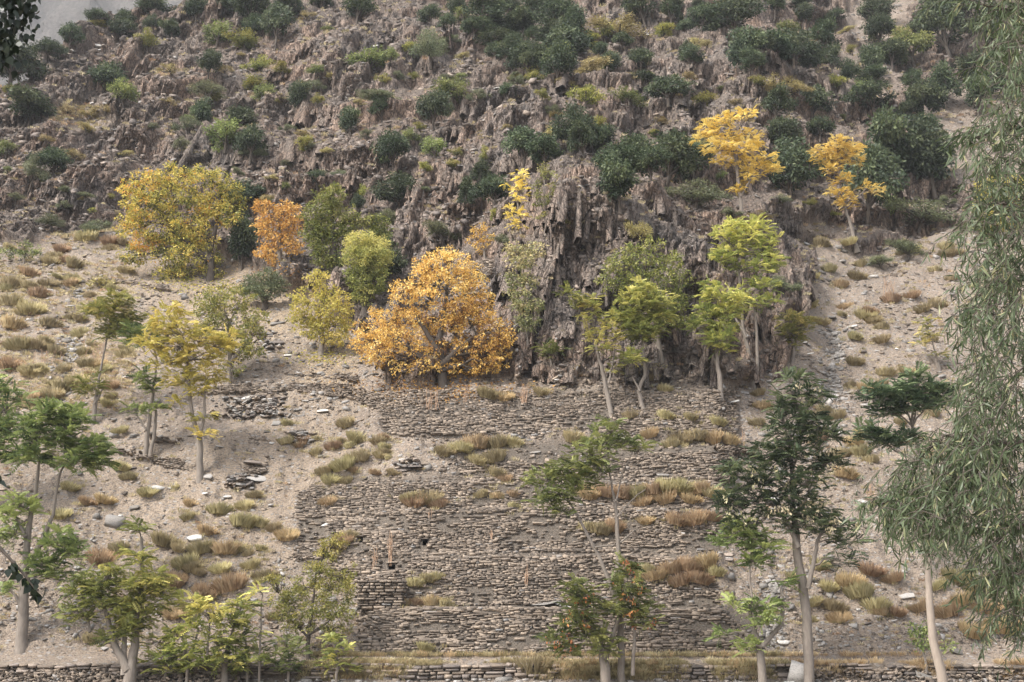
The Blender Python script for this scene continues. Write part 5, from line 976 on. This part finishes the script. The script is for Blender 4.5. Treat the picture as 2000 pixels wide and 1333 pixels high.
# smaller tufts nobody would count
def small_tufts():
    tpl = [tuft_tpl(650 + k, 24, .62, 3.4) for k in range(4)]
    for pal, cnt, nm, lb in (('g_straw', 4200, 'dry_grass', 'countless small straw grass cushions dotting the slopes'), ('g_olive', 1300, 'olive_grass', 'countless small olive grass cushions dotting slopes and ledges'), ('g_rust', 1000, 'rusty_grass', 'sparse small rust-brown grasses dotting the slopes')):
        w = (fW < .4) * ((fR < .4) * (.35 + 7 * (fpx < 260) * (fpx > -60) * (fpy < 800) + .5 * (fpx > 1560) * (fpy < 1000) + 1.0 * (fpy > 1100)) + .9 * (fR > .4) * (fS < .5)) * (.15 + (noise(flatP[:, 0] * .4, flatP[:, 1] * .4, 0, 100 + cnt) > -.1))
        ii = pickw(w, cnt); T = flatP[ii]; s = rng.uniform(.14, .36, cnt) * np.clip(T[:, 1] / 52, .8, 1.8); an = rng.random(cnt) * 6.28
        M = np.zeros((cnt, 3, 3)); M[:, 0, 0] = np.cos(an) * s; M[:, 1, 0] = np.sin(an) * s; M[:, 0, 1] = -np.sin(an) * s; M[:, 1, 1] = np.cos(an) * s; M[:, 2, 2] = s * .8
        V, Fc, At = joined([(t_[0] * [1, 1, 1], t_[1]) for t_ in tpl], M, T, rng.random(cnt), rng.integers(0, 4, cnt))
        tag(link(nm, mesh_np(nm, V, Fc, {'tint': At}, False, PAL[pal])), lb, 'grass', kind='stuff')
small_tufts()
def companions():
    hp = [(q_[1] + random.gauss(0, 22), q_[2] + random.gauss(0, 7)) for q_ in tuft_items for _ in range(7)]
    T = np.array([hit(min(max(a_, -200), 2200), min(b_, 1272)) for a_, b_ in hp]); n = len(T); s = rng.uniform(.14, .42, n); an = rng.random(n) * 6.28
    M = np.zeros((n, 3, 3)); M[:, 0, 0] = np.cos(an) * s; M[:, 1, 0] = np.sin(an) * s; M[:, 0, 1] = -np.sin(an) * s; M[:, 1, 1] = np.cos(an) * s; M[:, 2, 2] = s * .8
    pk = rng.integers(0, 2, n)
    for k, (nm, pal) in enumerate((('thin_straw_grass', 'g_straw'), ('thin_olive_grass', 'g_olive'))):
        m_ = pk == k; V, Fc, At = joined([tuft_tpl(690 + j, 34, .7, 1.3)[:2] for j in range(4)], M[m_], T[m_], rng.random(m_.sum()), rng.integers(0, 4, m_.sum()))
        tag(link(nm, mesh_np(nm, V, Fc, {'tint': At}, False, PAL[pal])), 'thin dry grass growing between the bigger tufts' if k == 0 else 'thin olive grass growing round the bigger tufts', 'grass', kind='stuff')
companions()
def path_grass():
    for pal, cnt, nm in (('g_olive', 1700, 'path_grass'), ('g_rust', 900, 'path_rusty_grass')):
        x = rng.uniform(-6.5, 8.6, cnt) if pal == 'g_olive' else rng.uniform(-6, 17, cnt); y = rng.choice([39.25, 39.1, 39.45, 40.35], cnt, p=[.22, .55, .12, .11]) + rng.normal(0, .04, cnt)
        z = np.where(y < 39.2, -1.9 - rng.random(cnt) * .45, np.interp(y, [39.2, 40.4], [-1.84, -1.6])); T = np.stack([x, y, z], -1)
        keep_ = noise(x * .7, y, 0, 130) > (-.35 if pal == 'g_olive' else -.1); T = T[keep_]; n = len(T)
        s = rng.uniform(.18, .5, n); an = rng.random(n) * 6.28; M = np.zeros((n, 3, 3)); M[:, 0, 0] = np.cos(an) * s; M[:, 1, 0] = np.sin(an) * s; M[:, 0, 1] = -np.sin(an) * s; M[:, 1, 1] = np.cos(an) * s; M[:, 2, 2] = s * .85
        tp = [tuft_tpl(670 + k, 44, .62, 1.6)[:2] for k in range(3)]
        V, Fc, At = joined(tp, M, T, rng.random(n), rng.integers(0, 3, n))
        tag(link(nm, mesh_np(nm, V, Fc, {'tint': At}, False, PAL[pal])), 'thick olive grass fringing the path edge' if pal == 'g_olive' else 'rusty weeds hanging over the path edge', 'grass', kind='stuff')
path_grass()
o = link('grass_tuft', TUFT['g_olive'][1], loc=tuple(WP(1040, 1312, 39.3))); o.scale = (1.15, .9, 1.1); tag(o, 'largest round yellow-green grass tuft, on the path edge below the walls', 'grass')

# ------------------------------------------------------------------ loose slabs and boulders
rock_items = []
def slab(px, py, w, h, mat=M_SLATE, desc='grey slate slab', nm='slate_rock', thick=None, rot=None, yb=None):
    b = hit(px, py) if yb is None else WP(px, py, yb); s = b[1] / F
    o = link(nm, stone_mesh(SL, random.randrange(len(SL)), mat), loc=tuple(b + np.array([0, 0, h * s * .15])))
    hh = h * s; o.scale = (w * s * 1.05, max(w * s * random.uniform(.5, .8), hh * 1.1), min(hh * (thick or random.uniform(.22, .42)), .6)); o.rotation_euler = (random.uniform(.15, .6), random.uniform(-.18, .18), rot if rot is not None else random.uniform(-.6, .6))
    o['category'] = 'rock'; rock_items.append((o, px, py, desc, 'loose slabs and boulders on the hillside'))
for r in [(310, 957, 38, 15, M_WHITE, 'pale oval slab'), (336, 957, 20, 12, M_WHITE, 'pale small rock'), (226, 1024, 52, 34, M_SLATE, 'big pale grey boulder', 'boulder', .6), (262, 993, 22, 14), (380, 1053, 28, 18, M_WHITE, 'pale boulder'), (363, 1074, 22, 14), (322, 1025, 16, 10),
          (495, 906, 56, 20, M_DARKS, 'dark overhanging slab'), (500, 936, 56, 16), (470, 938, 30, 10, M_WHITE, 'pale flat slab'), (405, 935, 22, 14), (445, 972, 16, 12, M_WHITE, 'pale small rock'), (183, 1058, 22, 12), (150, 1020, 20, 12, M_DARKS, 'dark slab'),
          (540, 828, 30, 12), (632, 806, 30, 13, M_WHITE, 'pale flat slab'), (620, 860, 20, 14), (610, 887, 22, 10, M_WHITE, 'pale flat slab'), (575, 832, 14, 12), (612, 780, 20, 8), (590, 755, 22, 10), (480, 784, 24, 16, M_WHITE, 'pale boulder'), (520, 845, 20, 10), (565, 700, 26, 14, M_WHITE, 'pale rock'),
          (535, 635, 26, 16, M_SLATE, 'tilted grey block'), (525, 655, 30, 16, M_DARKS, 'dark block'), (545, 670, 34, 14, M_DARKS, 'dark slab'), (130, 670, 26, 14), (145, 685, 24, 12, M_WHITE, 'pale slab'), (130, 640, 18, 10), (25, 570, 16, 14), (98, 568, 18, 8), (110, 480, 20, 8), (130, 545, 14, 8), (135, 600, 20, 10, M_WHITE, 'pale slab'), (15, 535, 30, 8, M_DARKS, 'dark slab'),
          (195, 92, 20, 16, M_WHITE, 'pale white slab'), (192, 100, 14, 8, M_WHITE, 'pale white slab'), (735, 92, 16, 9, M_WHITE, 'pale white slab'), (900, 62, 18, 8), (1265, 75, 14, 12, M_WHITE, 'pale white slab'), (1262, 66, 28, 6), (697, 288, 20, 9), (690, 272, 10, 10), (808, 308, 8, 8, M_WHITE, 'pale small rock'), (1020, 228, 10, 10, M_WHITE, 'pale small rock'), (1025, 263, 8, 10, M_WHITE, 'pale small rock'), (945, 238, 8, 6, M_WHITE, 'pale small rock'), (890, 310, 12, 8), (1232, 110, 26, 6, M_DARKS, 'dark slab'), (1570, 128, 20, 8), (1580, 165, 26, 10), (1600, 175, 22, 9), (1430, 150, 36, 12, M_DARKS, 'dark slab'), (1575, 478, 14, 18, M_WHITE, 'pale white slab'), (1363, 452, 16, 12, M_WHITE, 'pale rock'),
          (1625, 623, 26, 18, M_SLATE, 'tilted grey block'), (1666, 642, 26, 14, M_WHITE, 'pale angular rock'), (1580, 692, 20, 9, M_WHITE, 'pale flat slab'), (1570, 672, 28, 9), (1520, 717, 16, 10), (1535, 728, 12, 10), (1587, 550, 14, 8), (1750, 685, 12, 10, M_WHITE, 'pale small rock'), (1632, 775, 26, 14), (1660, 770, 14, 10), (1655, 788, 8, 6, M_WHITE, 'pale small rock'), (1622, 808, 42, 20, M_SLATE, 'long grey boulder'), (1700, 812, 12, 8), (1640, 820, 14, 6), (1780, 646, 20, 8),
          (1428, 742, 22, 14), (1450, 755, 20, 10, M_SLATE), (1438, 775, 30, 14), (1430, 788, 34, 13, M_WHITE, 'pale flat slab'), (1410, 800, 24, 14), (1455, 768, 22, 10), (1390, 740, 18, 10), (1500, 745, 20, 10), (1278, 755, 20, 10, M_SLATE), (1047, 783, 14, 8, M_WHITE, 'white rock'), (1330, 763, 12, 6, M_WHITE, 'white rock'), (900, 830, 12, 7, M_WHITE, 'white rock'), (1185, 800, 10, 8, M_WHITE, 'white rock'), (1247, 812, 10, 8, M_WHITE, 'white rock'), (1333, 1043, 10, 14, M_WHITE, 'upright white rock'), (788, 951, 10, 8, M_WHITE, 'white rock'),
          (805, 912, 50, 12, M_DARKS, 'dark heap slab'), (790, 918, 40, 10, M_DARKS, 'dark slab'), (820, 908, 34, 8), (635, 1027, 14, 14, M_WHITE, 'pale slab'), (888, 868, 28, 8), (1045, 886, 22, 8), (915, 935, 24, 6, M_DARKS, 'dark slab'), (880, 984, 50, 6, M_DARKS, 'long dark slab'), (1000, 990, 20, 6, M_DARKS, 'dark slab'), (785, 958, 18, 8, M_DARKS, 'dark slab'), (1060, 1179, 70, 5, M_SLATE, 'long thin ledge slab'), (1100, 1180, 60, 5, M_SLATE, 'long thin ledge slab'),
          (1530, 1260, 32, 22, M_WHITE, 'squarish pale block'), (1525, 1272, 60, 6, M_DARKS, 'dark flat slab'), (1510, 980, 26, 20, M_WHITE, 'whitish rock'), (1690, 985, 26, 18, M_WHITE, 'whitish rock'), (1905, 988, 18, 10, M_WHITE, 'whitish rock'), (1640, 1150, 14, 14, M_WHITE, 'pale rock'), (1870, 1278, 24, 22, M_SLATE, 'tilted grey slab'), (1540, 1215, 18, 10), (1500, 1205, 22, 8), (1420, 1085, 26, 8, M_DARKS, 'dark slab'), (1425, 1095, 22, 8, M_DARKS, 'dark slab'), (1770, 1165, 30, 10), (1790, 1180, 22, 9), (1900, 1110, 26, 10),
          (250, 1262, 26, 8, M_WHITE, 'pale flat slab'), (225, 1272, 26, 7), (205, 1270, 20, 8), (60, 1210, 20, 8), (90, 1225, 14, 6), (20, 1215, 26, 10, M_DARKS, 'dark slab'), (640, 1290, 14, 12, M_SLATE, 'upright grey rock')]:
    slab(*r)
slab(1565, 1322, 50, 34, M_WHITE, 'large white block', yb=38.7, thick=1.1)
slab(1540, 1335, 34, 10, M_WHITE, 'pale flat slab', yb=38.6)
for px, py, w in ((1320, 1345, 30), (1420, 1340, 34), (1460, 1345, 26), (1650, 1335, 40), (1700, 1340, 36), (1760, 1338, 60), (1800, 1322, 40), (1850, 1330, 30), (60, 1336, 30), (130, 1338, 34), (20, 1330, 28), (300, 1340, 24)):
    slab(px, py, w, 12, random.choice([M_SLATE, M_DARKS]), 'rough slate slab', yb=38.8)
random.seed(33)
while len(rock_items) < 292:
    if random.random() < .5: px, py = random.uniform(0, 620), random.uniform(560, 1250)
    elif random.random() < .6: px, py = random.uniform(1430, 1990), random.uniform(440, 1230)
    else: px, py = random.uniform(100, 1850), random.uniform(60, 460)
    m_ = random.choices([M_SLATE, M_WHITE, M_DARKS], (5, 1.3, 3))[0]
    w = random.lognormvariate(math.log(13), .35)
    slab(px, py, w, w * random.uniform(.25, .55), m_, {'grey slate slab': 'small grey slate slab'}.get('grey slate slab') if m_ is M_SLATE else ('small pale stone' if m_ is M_WHITE else 'small dark slate block'))

# heaps: dark stone piles on the left slope
def heap(px, py, w, h, n, label):
    b = hit(px, py + h * .5); s = b[1] / F; root = link('stone_heap', None, loc=tuple(b)); tag(root, label, 'stone heap')
    for _ in range(n):
        u_, v_ = random.gauss(0, .25), random.random() ** 1.3
        p = hit(px + u_ * w, py + h * (.5 - v_ * .9)) - b; sz = random.uniform(.14, .38)
        p[2] += random.uniform(0, .35) * (1 - abs(u_) * 1.6)
        o = link('stone', stone_mesh(SL, random.randrange(len(SL)), random.choice([M_SLATE, M_WALL, M_DARKS])), root, tuple(p)); o.scale = (sz * 1.3, sz * .8, sz * .3); o.rotation_euler = (random.gauss(0, .25), random.gauss(0, .25), random.random() * 3)
heap(500, 798, 150, 44, 170, 'long dark heap of cleared slate below the pale green tree')
heap(585, 858, 60, 22, 50, 'small slate heap on the bare slope left of the terraces')
heap(798, 912, 50, 20, 40, 'little pile of dark slabs above the central terrace walls')
heap(520, 665, 50, 40, 50, 'dark slate pile right of the wide pale green tree')
heap(475, 945, 70, 26, 50, 'flat slate pile below the dark overhanging slab')
heap(1100, 740, 60, 16, 30, 'loose stones heaped at the foot of the grey cliff')

# dry stalks growing on the terraces
M_STALK = bark_mat('dry reddish stalk', (.34, .21, .14), (.50, .36, .25))
def stalks(px, py, h, n, w, label):
    b = hit(px, py); s = b[1] / F; root = link('dry_plant', None, loc=tuple(b)); tag(root, label, 'plant', 'dry stalks on the terraces'); g = Geo()
    for _ in range(n):
        x = random.gauss(0, w * s * .3); t_ = np.array([x + random.gauss(0, w * s * .25), random.gauss(0, .05), h * s * random.uniform(.5, 1)])
        V, Fc = tube(bend((x, 0, -.05), t_, 5, 0, .02), np.linspace(.014, .006, 5), 4); g.add(V, Fc)
        for k in range(3):
            f_ = random.uniform(.4, .95); q0 = np.array([x, 0, 0]) * (1 - f_) + t_ * f_
            V, Fc = tube(bend(q0, q0 + np.array([random.gauss(0, .08), random.gauss(0, .05), random.uniform(.05, .2)]), 3, 0, .02), [.008, .006, .003], 3); g.add(V, Fc)
    link('stalk', g.mesh('stalk', M_STALK), root)
for a_ in [(762, 1104, 70, 8, 8, 'tall bundle of dry red stalks above the buttress block'), (730, 1112, 46, 6, 12, 'dry stalk bundle left of the tall red stalks'), (1025, 1148, 46, 6, 10, 'dry red stalks in the middle of the lower wall'), (1024, 790, 44, 9, 12, 'dry stalk bundle under the cliff foot'), (838, 800, 50, 9, 26, 'tangle of dry red stalks under the orange walnut'),
           (905, 790, 46, 3, 12, 'few dry stalks right of the walnut trunk'), (838, 1015, 30, 3, 6, 'thin dry stalks below the wide ochre tuft'), (90, 710, 30, 10, 30, 'reddish dry weeds beside the left scree gully'), (190, 705, 44, 10, 30, 'reddish dry weeds below the slim leftmost ailanthus'), (960, 1060, 22, 4, 8, 'short dry stalks above the pale ledge'), (1740, 575, 40, 9, 34, 'reddish dry weeds on the upper right slope'), (1700, 985, 44, 6, 12, 'dry stalks on the right slope behind the dark tree'), (660, 1330, 60, 6, 26, 'thin red stalks by the path near the wall corner'), (690, 1330, 60, 4, 12, 'thin red stalks at the left foot of the lowest wall'), (1450, 872, 30, 3, 8, 'pinkish dry stalks left of the dark tree')]:
    stalks(*a_)

# retaining ledge posts and beam under the vine (small built niche behind the walnut)
lay_wall('stone_wall', 'short stone wall with a fallen pale beam behind the walnut crown', [(935, 545), (982, 545)], [(935, 514), (982, 512)], size=.85, proud=.6)
bm_ = WP(958, 537, float(Ybase(958, 537)) - 1.0); o = link('wooden_beam', stone_mesh(ST, 2, BARKP), loc=tuple(bm_)); o.scale = (1.1, .12, .09); o.rotation_euler = (0, -.18, 0); tag(o, 'pale wooden beam lying against the short wall behind the walnut', 'beam', kind='thing')

# ------------------------------------------------------------------ foreground willow (right) and poplar twigs (left)
def long_leaf():
    V, Fc = [], []; w = [.0, .045, .06, .045, .0]; z = [0, .02, .0, -.05, -.13]
    for i in range(5):
        x = i / 4; V += [(x, -w[i], z[i]), (x, w[i], z[i])]
    for i in range(4): Fc.append([2 * i, 2 * i + 1, 2 * i + 3, 2 * i + 2])
    return np.array(V), np.array(Fc)
LL = [long_leaf()]
def strand(T_, L, p0, length, lean, n, leaf, wdt=.006):
    pts = [np.array(p0, float)]; d_ = np.array([lean[0], lean[1], lean[2]], float); d_ /= np.linalg.norm(d_); st = length / 9
    for _ in range(9):
        pts.append(pts[-1] + d_ * st); d_ += np.array([rng.normal(0, .12), rng.normal(0, .12), -.22]); d_ /= np.linalg.norm(d_)
    pts = np.array(pts); V, Fc = tube(pts[::2], np.linspace(wdt, wdt * .3, 5), 3); T_.add(V, Fc)
    t = rng.uniform(.05, 1, n) * 9; i = np.minimum(t.astype(int), 8); pos = pts[i] + (pts[i + 1] - pts[i]) * (t - i)[:, None]
    dv = (pts[i + 1] - pts[i]) / st * .5 + rng.normal(0, .5, (n, 3)) + np.array([0, 0, -.55])
    L.add(*inst_leaves(LL, pos, dv, leaf * rng.uniform(.55, 1.2, n), np.clip(rng.beta(2, 2.2, n) + (rng.random(n) < .06) * .5, 0, 1), rng.random(n) * 6.28))
def willow():
    yb = 12.0; b = WP(2230, 1500, yb); b[2] = -6.4; root = link('willow_tree', None, loc=tuple(b)); tag(root, 'large willow with long drooping grey-green leaves filling the right edge', TY)
    T_, L = Geo(), Geo(); P0 = lambda px, py, d_=0: WP(px, py, yb + d_) - b
    V, Fc = tube([(0, 0, -.3), P0(2230, 1100), P0(2200, 700), P0(2160, 250), P0(2150, -200)], [.28, .24, .2, .15, .1], 10); T_.add(V, Fc)
    limbs = [[(2200, 760, 0), (2100, 800, .2), (2000, 865, .3), (1900, 925, .3), (1800, 985, .4)], [(2200, 640, 0), (2100, 560, .2), (2000, 540, .3), (1930, 560, .3), (1890, 610, .2)], [(2180, 420, 0), (2080, 300, .3), (1980, 250, .4), (1910, 270, .3)], [(2170, 260, 0), (2080, 100, .3), (1980, 20, .3), (1920, 10, .2)], [(2170, 150, 0), (2090, -20, .1), (1990, -60, 0), (1930, -50, 0)], [(2220, 900, 0), (2100, 960, 0), (2000, 1020, 0), (1940, 1060, 0)], [(2210, 1000, 0), (2100, 1080, -.3), (2020, 1110, -.3), (1960, 1130, -.3)], [(2000, 865, .3), (1930, 860, .4), (1850, 850, .4), (1790, 900, .5)], [(2195, 560, 0), (2080, 420, -.2), (1990, 390, -.2), (1930, 400, -.3)], [(1900, 925, .3), (1850, 960, .4), (1790, 960, .5), (1720, 985, .6)]]
    for lb in limbs:
        pts = np.array([P0(*q_) for q_ in lb]); tt = np.linspace(0, len(lb) - 1, 14); pp = np.stack([np.interp(tt, range(len(lb)), pts[:, k]) for k in range(3)], -1)
        pp[1:-1] += rng.normal(0, .012, pp[1:-1].shape); V, Fc = tube(pp, np.linspace(.035, .008, 14), 6); T_.add(V, Fc)
        for k in range(3, 14):
            for _ in range(3): strand(T_, L, pp[k], rng.uniform(.35, .75), (rng.normal(-.3, .5), rng.normal(0, .5), rng.uniform(-.5, .6)), 17, .15)
    # hanging curtain: start points by photo position
    for px, py, n, sx, sy in [(1985, 20, 26, 40, 60), (1975, 150, 26, 40, 60), (1970, 280, 30, 50, 50), (1960, 400, 26, 50, 60), (1965, 520, 30, 45, 60), (1955, 640, 32, 50, 60), (1950, 760, 34, 55, 50), (1935, 860, 36, 60, 40), (1880, 900, 26, 60, 40), (1800, 940, 22, 50, 40), (1970, 960, 30, 50, 50), (1975, 1080, 26, 40, 50), (1985, 1180, 14, 30, 30), (1760, 1000, 12, 40, 30), (1840, 1010, 18, 50, 30), (1900, 1000, 18, 50, 40), (2050, 300, 20, 40, 200), (2050, 800, 20, 40, 200)]:
        for _ in range(int(n * (2.6 if px > 1920 else 1.9))):
            x, y = rng.normal(px, sx * .7), rng.normal(py, sy * .8); edge_ = np.interp(y, [0, 250, 450, 620, 720, 840, 900, 1000, 1100, 1200], [1925, 1885, 1895, 1885, 1880, 1850, 1740, 1740, 1850, 1930])
            if x < edge_ + 10: x = edge_ + rng.uniform(5, 60)
            strand(T_, L, P0(x, y, rng.normal(.2, .8)), rng.uniform(.25, .6), (rng.normal(-.35, .45), rng.normal(0, .4), rng.uniform(-.7, .4)), 15, .125)
    link('trunk', T_.mesh('trunk', BARKD, True), root); link('crown', L.mesh('crown', PAL['willow'], True), root)
willow()
def eucalypt():
    yb = 33.; b = WP(1850, 1400, yb); root = link('eucalyptus_tree', None, loc=tuple(b)); tag(root, 'smooth pinkish trunk with fine drooping foliage rising at the bottom right', TY)
    T_, L = Geo(), Geo(); P0 = lambda px, py, d_=0: WP(px, py, yb + d_) - b; s = yb / F
    pts = [P0(*q_) for q_ in [(1852, 1405), (1838, 1310), (1822, 1250), (1816, 1180), (1813, 1120), (1820, 1040), (1830, 960)]]
    V, Fc = tube(pts, np.array([21, 19, 16, 14, 12, 10, 7]) * s / 2, 9); T_.add(V, Fc)
    for e_ in [(1760, 930), (1790, 880), (1860, 900), (1740, 1000), (1890, 980), (1780, 1040), (1850, 1060), (1900, 1050), (1720, 950), (1830, 840)]:
        pp = bend(pts[5], P0(*e_, rng.normal(0, .4)), 8); V, Fc = tube(pp, np.linspace(.05, .012, 8), 5); T_.add(V, Fc)
        for k in range(3, 8):
            for _ in range(5): strand(T_, L, pp[k] + rng.normal(0, .18, 3), rng.uniform(.4, 1.1), (rng.normal(0, .6), rng.normal(0, .5), rng.uniform(-.5, .5)), 16, .19, .008)
    link('trunk', T_.mesh('trunk', BARKP, True), root); link('crown', L.mesh('crown', PAL['willow'], True), root)
eucalypt()
HEART = (np.array([(0, 0, 0), (.12, .28, .02), (.38, .40, .04), (.7, .22, .0), (1.05, 0, -.06), (.7, -.22, .0), (.38, -.40, .04), (.12, -.28, .02)]), np.array([[0, 1, 2, 3, 4, 5, 6, 7]]))
def poplar():
    yb = 9.5; b = WP(-330, 1500, yb); b[2] = -4.6; root = link('poplar_tree', None, loc=tuple(b)); tag(root, 'near poplar whose dark heart-shaped leaves dangle into the left edge', TY)
    T_, L = Geo(), Geo(); P0 = lambda px, py, d_=0: WP(px, py, yb + d_) - b
    V, Fc = tube([(0, 0, -.3), P0(-330, 1000), P0(-320, 400), P0(-300, -150)], [.2, .17, .13, .09], 10); T_.add(V, Fc)
    for lb in [[(-320, 300), (-180, 90), (-60, -20), (10, -10)], [(-320, 200), (-150, -60), (-20, -60), (60, -20)], [(-325, 800), (-200, 930), (-60, 1010), (-10, 1060), (45, 1120), (75, 1160)], [(-322, 250), (-150, 60), (-30, 70), (-5, 110)], [(-325, 780), (-150, 880), (-30, 900), (0, 930)]]:
        pts = np.array([P0(*q_) for q_ in lb]); tt = np.linspace(0, len(lb) - 1, 16); pp = np.stack([np.interp(tt, range(len(lb)), pts[:, k]) for k in range(3)], -1)
        V, Fc = tube(pp, np.linspace(.03, .004, 16), 6); T_.add(V, Fc)
        n = {1160: 34, 930: 4}.get(lb[-1][1], 240); i = rng.integers(8 if n > 50 else 11, 16, n); pos = pp[i] + rng.normal(0, .022 if n < 50 else .06, (n, 3)); dv = rng.normal(0, .45, (n, 3)) + np.array([0, 0, -.9])
        L.add(*inst_leaves([HEART], pos, dv, .085 * rng.uniform(.6, 1.15, n), rng.beta(2, 3, n), rng.normal(1.57, .7, n)))
    for cx, cy, rx, ry, n in ((8, 28, 34, 34, 230), (-5, 80, 22, 30, 130), (45, 8, 22, 12, 40)):
        c0 = P0(cx, cy); sc_ = yb / F; pos = c0 + np.clip(rng.normal(0, .6, (n, 3)), -1.3, 1.3) * np.array([rx * sc_, .35, ry * sc_]); dv = rng.normal(0, .45, (n, 3)) + np.array([0, 0, -.9])
        L.add(*inst_leaves([HEART], pos, dv, .07 * rng.uniform(.6, 1.15, n), rng.beta(2, 3, n), rng.normal(1.57, .7, n)))
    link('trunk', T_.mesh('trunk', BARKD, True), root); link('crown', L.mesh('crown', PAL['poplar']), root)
poplar()

# ------------------------------------------------------------------ labels for the repeated things
ORD = ['nearest', 'second nearest', 'third nearest', 'fourth nearest', 'fifth nearest', 'sixth nearest', 'seventh nearest', 'eighth nearest', 'ninth nearest', 'tenth nearest'] + ['%dth nearest' % k for k in range(11, 60)]
LM += [('the pale distant mountain', 150, 40), ('the rock outcrop with golden tree', 1150, 400), ('the square drain holes', 770, 1075), ('the buttress block', 745, 1150), ('the left scree gully', 120, 680), ('the right scree gully', 1640, 700), ('the bare cliff face', 1120, 620), ('the top centre edge', 1000, 0), ('the top right corner', 1900, 0)]
def autolabel(items):
    d_ = {}
    for o, px, py, desc, grp in items:
        l_ = min(LM, key=lambda q_: (q_[1] - px) ** 2 + (q_[2] - py) ** 2); dx, dy_ = px - l_[1], py - l_[2]
        rel = ('right of' if dx > 0 else 'left of') if abs(dx) > abs(dy_) else ('below' if dy_ > 0 else 'above')
        d_.setdefault((desc, rel, l_[0]), []).append((dx * dx + dy_ * dy_, o, grp))
    for (desc, rel, ln), v in d_.items():
        v.sort(key=lambda q_: q_[0])
        for k, (_, o, grp) in enumerate(v): o['label'] = '%s, %s %s %s' % (desc, ORD[k], rel, ln); o['group'] = grp
autolabel(bush_items); autolabel(tuft_items); autolabel(rock_items)

# ------------------------------------------------------------------ air
HAZE = 0.00032
if HAZE:
    V = np.array([(x, y, z) for z in (-12, 560) for x, y in ((-760, -70), (760, -70), (760, 820), (-760, 820))], float)
    Fc = np.array([[3, 2, 1, 0], [4, 5, 6, 7], [0, 1, 5, 4], [1, 2, 6, 5], [2, 3, 7, 6], [3, 0, 4, 7]])
    hm = bpy.data.materials.new('haze'); hm.use_nodes = True; t = hm.node_tree; t.nodes.clear()
    oo = t.nodes.new('ShaderNodeOutputMaterial'); pv = t.nodes.new('ShaderNodeVolumePrincipled')
    pv.inputs['Density'].default_value = HAZE; pv.inputs['Color'].default_value = (.9, .93, .97, 1); t.links.new(pv.outputs[0], oo.inputs['Volume'])
    tag(link('haze', mesh_np('haze', V, Fc, None, False, hm)), 'thin pale air haze over the valley', 'haze', kind='stuff')
